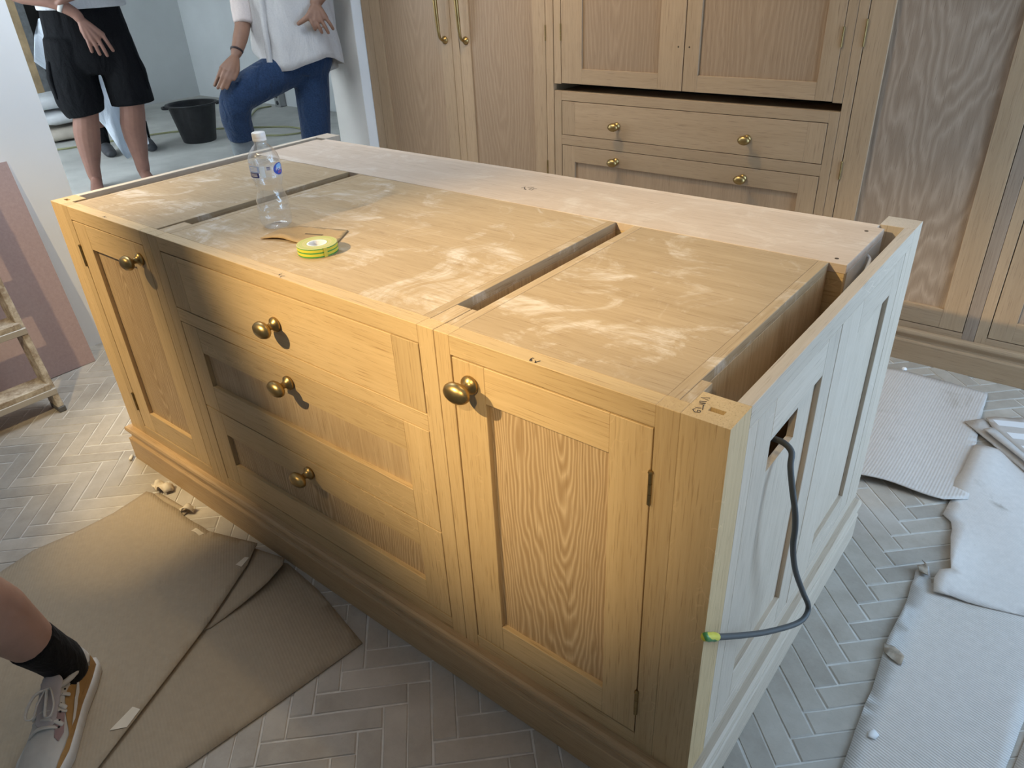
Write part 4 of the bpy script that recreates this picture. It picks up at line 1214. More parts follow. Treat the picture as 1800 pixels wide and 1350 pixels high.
for zt_ in (0.118, 0.352, 0.586, 0.82, 1.054, 1.288):
    slab('tread', (sx(zt_) + .004, LY1 + .011, zt_ - .012), (sx(zt_) + .004, LY0 - .004, zt_ - .012), (1, 0, 0), 0.098, (0, 0, 1), 0.022, LM, lad)
    slab('tread_lip', (sx(zt_) + .051, LY1 + .013, zt_ - .034), (sx(zt_) + .051, LY0 + .010, zt_ - .034), (1, 0, 0), 0.012, (0, 0, 1), 0.024, plain('aluminium_dull', (0.5, 0.48, 0.44), 0.45, 0.3), lad)

# ------------------------------------------------------------------ people
def flesh(name, col, var=0.10):
    m, nt, b = new_mat(name)
    geo = N(nt, 'ShaderNodeNewGeometry')
    n1 = noise_node(nt, geo.outputs['Position'], 14, 4, 0.6)
    n2 = noise_node(nt, geo.outputs['Position'], 120, 3, 0.6)
    nt.links.new(ramp(nt, n1, [(0.3, tuple(c * (1 - var) for c in col)), (0.7, tuple(c * (1 + var) for c in col))]), b.inputs['Base Color'])
    b.inputs['Roughness'].default_value = 0.55
    b.inputs['Subsurface Weight'].default_value = 0.0
    bump(nt, n2, 0.08, .001, b)
    return m
def cloth(name, col, var=0.08, wr=0.35, wscale=9, sheen=0.1):
    m, nt, b = new_mat(name)
    tc = N(nt, 'ShaderNodeTexCoord')
    mp = N(nt, 'ShaderNodeMapping'); mp.inputs['Scale'].default_value = (1.6, 1.6, 0.7)
    nt.links.new(tc.outputs['Object'], mp.inputs[0])
    n1 = noise_node(nt, mp.outputs[0], wscale, 3, 0.5, 0.8)
    n2 = noise_node(nt, tc.outputs['Object'], 160, 3, 0.6)
    nt.links.new(ramp(nt, n2, [(0.3, tuple(c * (1 - var) for c in col)), (0.7, tuple(min(1, c * (1 + var)) for c in col))]), b.inputs['Base Color'])
    b.inputs['Roughness'].default_value = 0.9; b.inputs['Specular IOR Level'].default_value = 0.15
    b.inputs['Sheen Weight'].default_value = sheen
    bump(nt, n1, wr, 0.035, b)
    return m

def organic(name, limbs, mat, parent, voxel=0.008, it=4, origin=None):
    """limbs: (points, radii[, side[, cap]]) merged into one continuous skin"""
    bm = bmesh.new()
    for l in limbs:
        pts, rad = l[0], l[1]
        side = l[2] if len(l) > 2 and l[2] is not None else (0.6, 0.8, 0)
        cap = l[3] if len(l) > 3 else 'round'
        tube(bm, pts, rad, 16, side, cap, 4)
    bmesh.ops.recalc_face_normals(bm, faces=bm.faces)
    o = mesh_obj(name, bm, mat, parent, smooth=True)
    r = o.modifiers.new('skin', 'REMESH'); r.mode = 'VOXEL'; r.voxel_size = voxel; r.use_smooth_shade = True
    if it:
        s_ = o.modifiers.new('relax', 'SMOOTH'); s_.factor = 0.5; s_.iterations = it
    return o

def hand_limbs(T, wrist, knuckles, tips, thumb, back, fr=.0088, pr=.0125):
    """T maps local to world. back: local direction of the back of the hand (fingers bow that way)"""
    out = []
    w = Vector(wrist); bk = Vector(back)
    for k, (a, b2) in enumerate(zip(knuckles, tips)):
        a, b2 = Vector(a), Vector(b2)
        out.append(([T(w + (a - w) * .05), T(w + (a - w) * .5 + bk * .004), T(a)], [pr * 1.15, pr * 1.1, pr * .95]))
        m1 = a.lerp(b2, .42) + bk * .010; m2 = a.lerp(b2, .74) + bk * .007
        out.append(([T(a), T(m1), T(m2), T(b2)], [fr * 1.10, fr * 1.05, fr * 1.0, fr * .92]))
    out.append(([T(Vector(p)) for p in thumb], [pr * 1.1, pr * 1.0, fr * 1.15, fr * .95][:len(thumb)]))
    return out

SKIN_A = flesh('skin_tan', (0.25, 0.125, 0.09))
SKIN_B = flesh('skin_brown', (0.25, 0.130, 0.082))
SKIN_D = flesh('skin_light', (0.40, 0.245, 0.19))

# --- man in black shorts, standing in the room beyond
OA = Vector((-2.977, 1.472, HF)); WA_ = Vector((0.39, 0.92, 0)).normalized(); NA_ = Vector((0.92, -0.39, 0)).normalized()
def TA(p): return OA + WA_ * p[0] + NA_ * p[1] + Vector((0, 0, p[2]))
pa = empty('person', OA, None, 'man in black cargo shorts and white T-shirt standing barelegged in the doorway', 'person')
sA = WA_
limbs = [
    ([TA((.07, -.02, .86)), TA((.07, -.02, 1.1)), TA((.07, -.03, 1.35)), TA((.07, -.04, 1.47))], [(.17, .12), (.16, .11), (.19, .12), (.12, .08)], sA),
    ([TA((.07, -.04, 1.46)), TA((.07, -.02, 1.56))], [.06, .055], sA),
    ([TA((.07, .0, 1.60)), TA((.07, .01, 1.70)), TA((.07, 0, 1.76))], [(.062, .075), (.078, .095), (.07, .085)], sA),
    # legs
    ([TA((-.02, 0, .88)), TA((-.06, .02, .62)), TA((-.085, .03, .47)), TA((-.112, .0, .36)), TA((-.125, -.01, .27)), TA((-.145, 0, .14)), TA((-.148, .0, .07))], [.10, .09, .075, .079, .073, .047, .040], sA),
    ([TA((.16, 0, .88)), TA((.20, .02, .62)), TA((.195, .03, .48)), TA((.172, .0, .37)), TA((.165, -.01, .28)), TA((.158, 0, .15)), TA((.155, .0, .07))], [.10, .09, .075, .078, .072, .048, .041], sA),
    ([TA((-.148, -.035, .045)), TA((-.15, .05, .04)), TA((-.155, .17, .022))], [.036, .036, (.042, .018)], sA),
    ([TA((.155, -.035, .045)), TA((.16, .05, .04)), TA((.17, .17, .022))], [.036, .036, (.042, .018)], sA),
    # arm hanging across the body, and the arm that holds its wrist
    ([TA((-.16, -.02, 1.43)), TA((-.27, .02, 1.27)), TA((-.25, .12, 1.17)), TA((-.08, .20, 1.125)), TA((.02, .22, 1.06)), TA((.045, .225, 1.025))], [.055, .047, .043, .040, .032, .029], sA),
    ([TA((.30, -.02, 1.43)), TA((.40, .04, 1.27)), TA((.36, .14, 1.20)), TA((.14, .23, 1.17)), TA((.06, .245, 1.15))], [.055, .047, .043, .036, .03], sA),
    ([TA((.06, .245, 1.15)), TA((-.01, .25, 1.125)), TA((-.05, .235, 1.105))], [.027, (.02, .03), .014], sA),
]
limbs += hand_limbs(TA, (.045, .225, 1.025), [(.052, .235, .925), (.081, .24, .908), (.111, .24, .910), (.140, .235, .930)],
                    [(.058, .225, .842), (.096, .225, .824), (.134, .225, .813), (.174, .222, .838)], [(.05, .21, .99), (.045, .19, .955), (.06, .18, .915)], (0, 1, 0), .0112, .0180)
organic('body', limbs, SKIN_A, pa, 0.0046, 3)
BLK = cloth('shorts_black', (0.007, 0.0075, 0.009), 0.4, 0.5, 8, 0.0)
organic('shorts', [
    ([TA((.065, 0, 1.10)), TA((.065, 0, .95)), TA((.065, 0, .78)), TA((.06, 0, .70))], [(.222, .145), (.240, .155), (.255, .165), (.20, .14)], sA, 'flat'),
    ([TA((-.055, 0, .90)), TA((-.085, .01, .70)), TA((-.090, .01, .56)), TA((-.082, .01, .468))], [(.135, .145), (.140, .140), (.142, .135), (.113, .120)], sA, 'flat'),
    ([TA((.185, 0, .90)), TA((.200, .01, .72)), TA((.207, .01, .60)), TA((.210, .01, .500))], [(.125, .145), (.130, .140), (.134, .135), (.134, .125)], sA, 'flat')], BLK, pa, 0.010, 2)
for (w0, w1, nn) in ((-.190, -.212, .03), (.297, .318, .03)):
    organic('cargo_pocket', [([TA((w0, nn, .80)), TA((w1 * 1.0, nn, .70)), TA((w1, nn, .58))], [(.016, .060), (.022, .066), (.016, .060)], sA, 'flat')], BLK, pa, 0.009, 1)
TEE = cloth('t_shirt_white', (0.62, 0.63, 0.66), 0.04, 0.6, 7, 0.1)
organic('t_shirt', [
    ([TA((.080, 0, 1.072)), TA((.080, 0, 1.18)), TA((.078, -.01, 1.33)), TA((.075, -.02, 1.45)), TA((.07, -.03, 1.50))], [(.252, .172), (.250, .168), (.235, .155), (.20, .12), (.10, .08)], sA, 'flat'),
    ([TA((-.13, -.02, 1.44)), TA((-.22, .0, 1.34)), TA((-.27, .02, 1.25))], [(.07, .075), (.075, .075), (.078, .075)], sA, 'flat'),
    ([TA((.27, -.02, 1.44)), TA((.36, .01, 1.34)), TA((.40, .03, 1.25))], [(.07, .075), (.075, .075), (.078, .075)], sA, 'flat')], TEE, pa, 0.010, 2)
bm = bmesh.new()
tube(bm, [TA((-.035, .212, 1.105)), TA((-.015, .216, 1.092))], [.0425, .0415], 18, sA, 'flat')
mesh_obj('bracelet', bm, plain('bracelet_white', (0.6, 0.58, 0.55), 0.5), pa, smooth=True)
bm = bmesh.new(); lathe(bm, [(.079, 1.745), (.086, 1.72), (.088, 1.76), (.082, 1.80), (.05, 1.835), (0, 1.845)], OA + WA_ * .07 - NA_ * .012 , seg=24)
mesh_obj('hair', bm, plain('hair_dark', (0.03, 0.02, 0.015), 0.7), pa, smooth=True)
head = [('eye', -.028, .083, 1.668, .011), ('eye', .028, .083, 1.668, .011), ('nose', 0, .10, 1.640, .014), ('ear', -.08, 0, 1.65, .018), ('ear', .08, 0, 1.65, .018), ('mouth', 0, .088, 1.605, .014)]
def face(parent, T, cx, cn, zofs, skin):
    for nm, w, n_, z_, r_ in head:
        bm = bmesh.new()
        bmesh.ops.create_uvsphere(bm, u_segments=12, v_segments=8, radius=r_, matrix=Matrix.Translation(T((cx + w, cn + n_, z_ + zofs))))
        mt = plain('eye_white', (0.5, 0.5, 0.5), 0.3) if nm == 'eye' else (plain('lip', (0.30, 0.12, 0.10), 0.5) if nm == 'mouth' else skin)
        mesh_obj(nm, bm, mt, parent, smooth=True)
face(pa, TA, .07, .01, 0.0, SKIN_A)

# --- man in jeans leaning by the jamb with one foot up
OB = Vector((-1.245, 1.735, 0.0)); NB = Vector((0.8161, -0.5779, 0)); WB_ = Vector((0.5779, 0.8161, 0))
def TB(p): return OB + WB_ * p[0] + NB * p[1] + Vector((0, 0, p[2]))
pb = empty('person', (OB.x, OB.y, HF), None, 'man in blue jeans and loose pale shirt, one hand on hip, knee raised', 'person')
sB = WB_
limbs = [
    ([TB((.08, -.02, 1.0)), TB((.08, -.02, 1.2)), TB((.07, -.03, 1.45)), TB((.06, -.04, 1.58))], [(.15, .11), (.14, .10), (.17, .11), (.11, .08)], sB),
    ([TB((.06, -.04, 1.57)), TB((.06, -.02, 1.67))], [.055, .05], sB),
    ([TB((.05, .0, 1.71)), TB((.05, .01, 1.80)), TB((.05, 0, 1.87))], [(.06, .073), (.074, .092), (.066, .08)], sB),
    ([TB((.14, -.02, .95)), TB((.10, .0, .55)), TB((.08, 0, .28))], [.07, .05, .035], sB),
    ([TB((-.02, 0, .95)), TB((-.20, .12, .885)), TB((-.27, .14, .83)), TB((-.288, .115, .67)), TB((-.287, .095, .50)), TB((-.285, .088, .40))], [.07, .055, .05, .04, .035, .03], sB),
    # arm down to the knee
    ([TB((-.10, -.02, 1.52)), TB((-.155, .0, 1.32)), TB((-.165, .05, 1.19)), TB((-.190, .10, 1.12)), TB((-.222, .15, 1.056))], [.048, .043, .038, .036, .026], sB),
    # arm to the hip
    ([TB((.23, -.03, 1.52)), TB((.29, .04, 1.40)), TB((.285, .09, 1.345)), TB((.225, .13, 1.285)), TB((.198, .155, 1.255))], [.048, .042, .038, .034, .028], sB),
]
limbs += hand_limbs(TB, (-.225, .155, 1.050), [(-.300, .215, 1.003), (-.285, .225, .992), (-.268, .228, .985), (-.252, .222, .982)],
                    [(-.352, .200, .925), (-.338, .228, .915), (-.318, .240, .912), (-.296, .243, .912)], [(-.225, .17, 1.03), (-.232, .205, .985), (-.255, .235, .950)], (0.3, .8, .4), .0092, .0128)
limbs += hand_limbs(TB, (.198, .158, 1.250), [(.155, .190, 1.192), (.182, .194, 1.180), (.209, .192, 1.180), (.234, .184, 1.188)],
                    [(.174, .196, 1.140), (.204, .196, 1.124), (.236, .188, 1.120), (.262, .176, 1.136)], [(.180, .17, 1.235), (.148, .19, 1.198), (.098, .188, 1.170)], (0, 1, 0.2), .0088, .0145)
organic('body', limbs, SKIN_B, pb, 0.0046, 3)
DENIM = cloth('denim_blue', (0.020, 0.040, 0.088), 0.28, 0.8, 8, 0.1)
organic('jeans', [
    ([TB((.075, -.01, 1.06)), TB((.075, -.01, .98)), TB((.07, .0, .91))], [(.165, .125), (.175, .135), (.135, .12)], sB, 'flat'),
    ([TB((.125, -.01, .97)), TB((.112, .0, .80)), TB((.100, .01, .66)), TB((.085, .0, .50)), TB((.075, .0, .27))], [(.098, .11), (.090, .098), (.082, .088), (.076, .080), (.074, .078)], sB, 'flat'),
    ([TB((.03, .02, .97)), TB((-.09, .08, .925)), TB((-.20, .13, .885)), TB((-.268, .15, .845)), TB((-.290, .135, .76)), TB((-.288, .115, .70)), TB((-.287, .10, .652))], [(.10, .11), (.094, .10), (.088, .092), (.082, .088), (.076, .084), (.072, .080), (.070, .078)], (0, 0, 1), 'flat')], DENIM, pb, 0.009, 3)
BOOT = plain('boot_grey', (0.17, 0.19, 0.20), 0.8, 0, 0.15, 30)
organic('boot', [([TB((-.287, .10, .675)), TB((-.285, .09, .52)), TB((-.285, .085, .40)), TB((-.285, .10, .355))], [.066, .062, .058, .055], sB, 'flat'),
                 ([TB((-.285, .04, .352)), TB((-.285, .14, .350)), TB((-.295, .26, .340))], [(.042, .04), (.045, .042), (.045, .028)], sB)], BOOT, pb, 0.009, 3)
organic('boot', [([TB((.075, .0, .30)), TB((.075, .0, .23))], [.055, .052], sB, 'flat'),
                 ([TB((.075, -.05, .222)), TB((.075, .08, .222)), TB((.085, .19, .212))], [(.042, .04), (.045, .042), (.045, .03)], sB)], BOOT, pb, 0.009, 3)
SHIRT = cloth('shirt_pale', (0.54, 0.52, 0.505), 0.05, 0.55, 6, 0.1)
bm = bmesh.new()
n_a, n_z = 56, 16
HEM_F = [(-1.0, 1.060), (-.89, .985), (-.79, .952), (-.57, .957), (-.2, .960), (.32, .992), (.65, 1.006), (.88, .990), (1.0, .955)]
HEM_B = [(-1.0, 1.060), (-.7, .985), (-.3, .940), (.3, .915), (.65, .905), (.88, .925), (1.0, .955)]
def hemz(c, s):
    # c: -1 image-left .. +1 image-right, s: +1 toward the camera
    T_ = HEM_F if s >= 0 else HEM_B
    for (a, b2), (c2, d2) in zip(T_[:-1], T_[1:]):
        if a <= c <= c2 + 1e-9: return b2 + (d2 - b2) * (c - a) / (c2 - a)
    return T_[-1][1]
rows = []
for j in range(n_z + 1):
    t = j / n_z
    row = []
    for i in range(n_a):
        th = 2 * math.pi * i / n_a
        c, s_ = math.cos(th), math.sin(th)
        z = hemz(c, s_) * (1 - t) + 1.56 * t
        rx = 0.213 - 0.012 * t - 0.06 * max(0, t - .85) / .15; ry = 0.170 - 0.02 * t - .05 * max(0, t - .85) / .15
        wv = 1 + 0.045 * (1 - t) * math.sin(7 * th + 3 * t) + 0.03 * math.sin(11 * th - 9 * t)
        row.append(bm.verts.new(TB((0.077 - .005 * t + rx * wv * c, -.005 + ry * wv * s_, z))))
    rows.append(row)
for j in range(n_z):
    for i in range(n_a):
        bm.faces.new((rows[j][i], rows[j][(i + 1) % n_a], rows[j + 1][(i + 1) % n_a], rows[j + 1][i]))
bm.faces.new(rows[-1])
o = mesh_obj('shirt', bm, SHIRT, pb, smooth=True)
s_ = o.modifiers.new('cloth', 'SOLIDIFY'); s_.thickness = 0.003
organic('sleeve', [([TB((-.06, -.02, 1.53)), TB((-.13, -.01, 1.40)), TB((-.150, .02, 1.28)), TB((-.160, .05, 1.178))], [(.07, .075), (.065, .07), (.058, .066), (.050, .060)], sB, 'flat')], cloth('shirt_pale_pink', (0.62, 0.53, 0.49), 0.05, 0.5), pb, .009, 2)
organic('sleeve', [([TB((.19, -.03, 1.53)), TB((.25, .0, 1.46)), TB((.28, .03, 1.41))], [(.07, .075), (.065, .07), (.06, .066)], sB, 'flat')], SHIRT, pb, .009, 2)
bm = bmesh.new()
prev = None
for k in range(13):
    z = 0.955 + (1.50 - .955) * k / 12
    w_ = -.075 + .03 * k / 12
    dd = .170 * math.sqrt(max(0, 1 - ((w_ - .077) / .213) ** 2)) + .012
    a = bm.verts.new(TB((w_ - .014, dd, z))); b2 = bm.verts.new(TB((w_ + .014, dd + .004, z)))
    if prev: bm.faces.new((prev[0], prev[1], b2, a))
    prev = (a, b2)
o = mesh_obj('shirt_placket', bm, SHIRT, pb, smooth=True)
s_ = o.modifiers.new('cloth', 'SOLIDIFY'); s_.thickness = 0.005
bm = bmesh.new(); tube(bm, [TB((-.2155, .142, 1.072)), TB((-.2185, .146, 1.066))], [.0315, .0305], 18, sB, 'flat')
mesh_obj('bracelet', bm, plain('band_dark', (0.03, 0.015, 0.015), 0.6), pb, smooth=True)
bm = bmesh.new(); lathe(bm, [(.075, 1.85), (.082, 1.82), (.084, 1.87), (.078, 1.91), (.05, 1.945), (0, 1.955)], (*(OB + WB_ * .05 - NB * .012).xy, 0), seg=24)
mesh_obj('hair', bm, plain('hair_dark', (0.03, 0.02, 0.015), 0.7), pb, smooth=True)
face(pb, TB, .05, .005, 0.108, SKIN_B)
o = box('timber_block', tuple(TB((-.36, .02, 0)).xy) + (HF,), tuple(TB((-.20, .30, 0)).xy) + (0.304,), plain('timber_raw', (0.45, 0.31, 0.17), 0.7, 0, .12), None, .003)
tag(o, 'timber block under the raised boot of the man in jeans', 'block')

# --- third figure behind, holding a dust sheet
OC = Vector((-4.04, 1.93, HF)); NC = NA_; WC = WA_
def TC(p): return OC + WC * p[0] + NC * p[1] + Vector((0, 0, p[2]))
pc = empty('person', OC, None, 'figure in dark socks and shoes standing behind the man in shorts', 'person')
limbs = [
    ([TC((.02, 0, .86)), TC((.02, 0, 1.1)), TC((.02, -.01, 1.35)), TC((.02, -.02, 1.46))], [(.16, .11), (.15, .10), (.18, .11), (.11, .08)], WC),
    ([TC((.02, -.02, 1.46)), TC((.02, -.01, 1.55))], [.055, .05], WC),
    ([TC((.02, .0, 1.59)), TC((.02, .01, 1.68)), TC((.02, 0, 1.74))], [(.06, .073), (.074, .092), (.066, .08)], WC),
    ([TC((-.06, 0, .88)), TC((-.06, .02, .5)), TC((-.05, .0, .3)), TC((-.04, -.02, .08))], [.09, .06, .055, .036], WC),
    ([TC((.14, 0, .88)), TC((.20, .02, .5)), TC((.24, .0, .3)), TC((.26, -.02, .08))], [.09, .06, .055, .036], WC),
    ([TC((-.16, 0, 1.42)), TC((-.17, .02, 1.18)), TC((-.16, .16, 1.08))], [.05, .042, .028], WC),
    ([TC((.22, 0, 1.42)), TC((.31, .02, 1.18)), TC((.24, .18, 1.10))], [.05, .042, .028], WC)]
limbs += hand_limbs(TC, (-.16, .165, 1.08), [(-.185, .22, 1.06), (-.165, .23, 1.05), (-.145, .23, 1.05), (-.128, .22, 1.055)], [(-.18, .255, 1.0), (-.162, .262, .99), (-.143, .262, .99), (-.126, .255, 1.0)], [(-.145, .18, 1.07), (-.125, .205, 1.045), (-.14, .23, 1.015)], (0, 1, .3))
organic('body', limbs, SKIN_A, pc, 0.009, 3)
organic('dark_clothes', [
    ([TC((.02, 0, .80)), TC((.02, 0, 1.0)), TC((.02, 0, 1.25)), TC((.02, -.01, 1.46))], [(.19, .14), (.185, .135), (.20, .135), (.13, .09)], WC, 'flat'),
    ([TC((-.06, 0, .86)), TC((-.065, .02, .62)), TC((-.06, .02, .50))], [(.11, .12), (.10, .11), (.095, .10)], WC, 'flat'),
    ([TC((.13, 0, .86)), TC((.18, .02, .62)), TC((.20, .02, .50))], [(.11, .12), (.10, .11), (.095, .10)], WC, 'flat')], BLK, pc, .012, 2)
SOCK = cloth('sock_black', (0.008, 0.008, 0.009), 0.3, 0.2, 30, 0.05)
SHOE = plain('shoe_dark', (0.045, 0.048, 0.055), 0.6, 0, .3, 30)
for w0 in (-.045, .255):
    organic('sock', [([TC((w0 - .002, -.012, .21)), TC((w0, -.02, .06))], [.054, .045], WC, 'flat')], SOCK, pc, .008, 2)
    organic('shoe', [([TC((w0, -.05, .045)), TC((w0 + .01, .06, .045)), TC((w0 + .025, .18, .03))], [(.044, .046), (.048, .046), (.045, .028)], WC)], SHOE, pc, .008, 2)
face(pc, TC, .02, .005, -0.02, SKIN_A)
bm = bmesh.new(); lathe(bm, [(.075, 1.72), (.082, 1.69), (.084, 1.74), (.078, 1.78), (.05, 1.815), (0, 1.825)], OC + WC * .02 - NC * .012, seg=20)
mesh_obj('hair', bm, plain('hair_dark', (0.03, 0.02, 0.015), 0.7), pc, smooth=True)
# hanging dust sheet, in front of that figure
bm = bmesh.new()
outl = [(-.315, .74), (-.262, .90), (-.205, 1.00), (-.05, 1.02), (.15, .98), (.24, .60), (.268, .22), (.262, .10), (.20, .055), (.13, .02), (.08, .005), (.055, .06), (.03, .14), (.0, .25), (-.08, .40), (-.20, .62), (-.25, .67)]
pts = [Vector(p) for p in outl]
ne = len(pts)
x = -.30
while x < .27:
    z = .02
    while z < 1.0:
        if inside((x, z), outl) and min((Vector((x, z)) - q).length for q in pts) > .02: pts.append(Vector((x, z)))
        z += .035
    x += .03
v, e, f, *_ = delaunay_2d_cdt(pts, [(i, (i + 1) % ne) for i in range(ne)], [], 1, 1e-5)
vv = [bm.verts.new(TC((p.x, .335 + .035 * math.sin(p.x * 26 + p.y * 4) + .02 * math.sin(p.x * 55 - p.y * 7), p.y))) for p in v]
for t in f: bm.faces.new([vv[i] for i in t])
bmesh.ops.recalc_face_normals(bm, faces=bm.faces)
o = mesh_obj('dust_sheet', bm, cloth('dust_sheet_pale', (0.60, 0.66, 0.74), 0.05, 0.5, 8), smooth=True)
s_ = o.modifiers.new('cloth', 'SOLIDIFY'); s_.thickness = .003
tag(o, 'pale bluish dust sheet hanging down behind the man in black shorts', 'sheet')

# --- person beside the camera: lower leg and trainer in view
pd_o = Vector((0.80, -0.58, 0.0105))
FD = Vector((0.745, -0.667, 0)).normalized(); SD = Vector((-FD.y, FD.x, 0))     # toe direction; SD points to the outer side seen by the camera
HEEL = Vector((0.742, -0.528, 0.0105))
def TD(p): return HEEL + FD * p[0] + SD * p[1] + Vector((0, 0, p[2]))
pd = empty('person', HEEL, None, 'bare shin, black sock and tan trainer of someone standing beside the card', 'person')
ank = TD((.062, .0, .100))
knee = ank + Vector((.075, -.125, .40))
hip = knee + Vector((-.16, -.16, .40))
oth = Vector((-.30, -.30, 0))
limbs = [
    ([TD((.068, 0, .065)), ank, ank.lerp(knee, .25), ank.lerp(knee, .55) + Vector((-.02, .0, 0)), ank.lerp(knee, .78) + Vector((-.012, 0, 0)), knee, knee.lerp(hip, .5), hip], [.026, .034, .045, .064, .062, .056, .078, .09], SD),
    ([TD((.06, 0, .052)), TD((.12, 0, .05)), TD((.22, 0, .038))], [.022, (.024, .022), (.026, .010)], SD),
    ([hip + oth * .0, hip + oth * .5 + Vector((0, 0, .05)), hip + oth * .6 + Vector((0, 0, .30)), hip + oth * .6 + Vector((0, 0, .50))], [(.11, .11), (.17, .12), (.18, .12), (.10, .08)], (0.7, -.7, 0)),
    ([hip + oth, hip + oth + Vector((.05, -.02, -.40)), hip + oth + Vector((.04, -.02, -.80))], [.09, .06, .036], SD),
    ([hip + oth + Vector((.04, -.02, -.84)), hip + oth + Vector((.16, -.10, -.868))], [.036, .03], SD),
    ([hip + oth * .6 + Vector((0, 0, .50)), hip + oth * .6 + Vector((0, 0, .60))], [.055, .05], SD),
    ([hip + oth * .6 + Vector((.01, 0, .64)), hip + oth * .6 + Vector((.01, 0, .73)), hip + oth * .6 + Vector((.01, 0, .79))], [(.073, .06), (.092, .074), (.08, .066)], FD),
    ([hip + oth * .6 + Vector((.13, .13, .46)), hip + oth * .6 + Vector((.19, .17, .20)), hip + oth * .6 + Vector((.26, .08, .02))], [.05, .042, .028], SD),
    ([hip + oth * .6 + Vector((-.13, -.13, .46)), hip + oth * .6 + Vector((-.19, -.17, .20)), hip + oth * .6 + Vector((-.12, -.22, .02))], [.05, .042, .028], SD),
]
organic('body', limbs, SKIN_D, pd, 0.008, 3)
organic('dark_shorts', [([hip + oth * .5 + Vector((0, 0, .22)), hip + oth * .5 + Vector((0, 0, .0))], [(.19, .14), (.22, .16)], (0.7, -.7, 0), 'flat'),
    ([hip + oth * .1, hip.lerp(knee, .45), hip.lerp(knee, .80)], [.125, .115, .11], SD, 'flat'),
    ([hip + oth, hip + oth + Vector((.03, -.01, -.32))], [.125, .11], SD, 'flat')], BLK, pd, .014, 2)
organic('dark_top', [([hip + oth * .55 + Vector((0, 0, .12)), hip + oth * .6 + Vector((0, 0, .35)), hip + oth * .6 + Vector((0, 0, .52))], [(.20, .15), (.205, .14), (.12, .09)], (0.7, -.7, 0), 'flat')], cloth('top_navy', (0.03, 0.035, 0.05), .2), pd, .014, 2)
organic('sock', [([ank + Vector((.022, -.038, .118)), ank + Vector((.010, -.015, .05)), ank + Vector((0, 0, .0)), TD((.07, 0, .055))], [.0495, .0445, (.040, .047), (.038, .055)], SD, 'flat')], SOCK, pd, .005, 3)
# trainer
def shoe_w(s):    # half width along the length (0 heel .. 1 toe), outer/inner the same
    pts = [(0, .020), (.06, .033), (.2, .037), (.4, .037), (.6, .043), (.75, .047), (.88, .042), (.96, .028), (1, .012)]
    for (a, b2), (c, d_) in zip(pts[:-1], pts[1:]):
        if a <= s <= c: return b2 + (d_ - b2) * (s - a) / (c - a)
    return pts[-1][1]
def shoe_h(s):
    pts = [(0, .074), (.05, .100), (.12, .100), (.22, .086), (.34, .084), (.42, .092), (.55, .078), (.7, .058), (.85, .048), (.95, .038), (1, .028)]
    for (a, b2), (c, d_) in zip(pts[:-1], pts[1:]):
        if a <= s <= c: return b2 + (d_ - b2) * (s - a) / (c - a)
    return pts[-1][1]
SLEN = 0.318
CREAMY = plain('trainer_cream', (0.52, 0.49, 0.44), 0.7, 0, .06, 40)
TAN = plain('trainer_tan', (0.36, 0.20, 0.065), 0.7, 0, .12, 60)
PINK = plain('trainer_mauve', (0.30, 0.19, 0.18), 0.7, 0, .1, 60)
SOLE = plain('trainer_sole', (0.60, 0.58, 0.54), 0.6, 0, .05, 60)
def ring_shoe(bm, stations, zlo, zhi, grow, closed_top, seg=22, hfun=shoe_h):
    rings = []
    for s in stations:
        w = shoe_w(s) + grow; top = zhi if zhi is not None else hfun(s)
        ring = []
        for k in range(seg + 1):
            th = math.pi * k / seg
            c = math.cos(th); sn = math.sin(th)
            y = w * math.copysign(abs(c) ** .55, c) * (1 - 0.33 * max(0, sn) ** 1.5 * (1 if zhi is None else 0))
            z = zlo + (top - zlo) * sn ** .75
            ring.append(bm.verts.new(TD((s * SLEN, y, z))))
        rings.append(ring)
    for a, b2 in zip(rings[:-1], rings[1:]):
        for k in range(seg): bm.faces.new((a[k], a[k + 1], b2[k + 1], b2[k]))
        bm.faces.new((a[-1], a[0], b2[0], b2[-1]))
    bm.faces.new(rings[0]); bm.faces.new(list(reversed(rings[-1])))
    bmesh.ops.recalc_face_normals(bm, faces=bm.faces)
    return bm
ST = [0, .03, .06, .1, .15, .2, .26, .32, .38, .44, .5, .56, .62, .68, .74, .8, .86, .91, .95, .98, 1.0]
tr = empty('trainer', HEEL, pd)
mesh_obj('upper', ring_shoe(bmesh.new(), ST, 0.024, None, 0.0, True), CREAMY, tr, smooth=True)
bm = bmesh.new()
seg = 60
def outline(grow):
    o_ = []
    for k in range(seg):
        t = k / seg
        s = (t * 2 if t < .5 else 2 - t * 2)
        sd = 1 if t < .5 else -1
        s = .5 - .5 * math.cos(math.pi * s)
        o_.append((s * SLEN + (grow * 2 * (s - .5)), sd * (shoe_w(s) + grow)))
    return o_
lv = [(.000, .004), (.004, .006), (.018, .007), (.026, .006), (.030, .003)]
rows = [[bm.verts.new(TD((a, b2, z))) for a, b2 in outline(g)] for z, g in lv]
for a, b2 in zip(rows[:-1], rows[1:]):
    for k in range(seg): bm.faces.new((a[k], a[(k + 1) % seg], b2[(k + 1) % seg], b2[k]))
bm.faces.new(rows[0]); bm.faces.new(rows[-1])
bmesh.ops.remove_doubles(bm, verts=bm.verts, dist=1e-5)
bmesh.ops.recalc_face_normals(bm, faces=bm.faces)
mesh_obj('sole', bm, SOLE, tr, smooth=True)
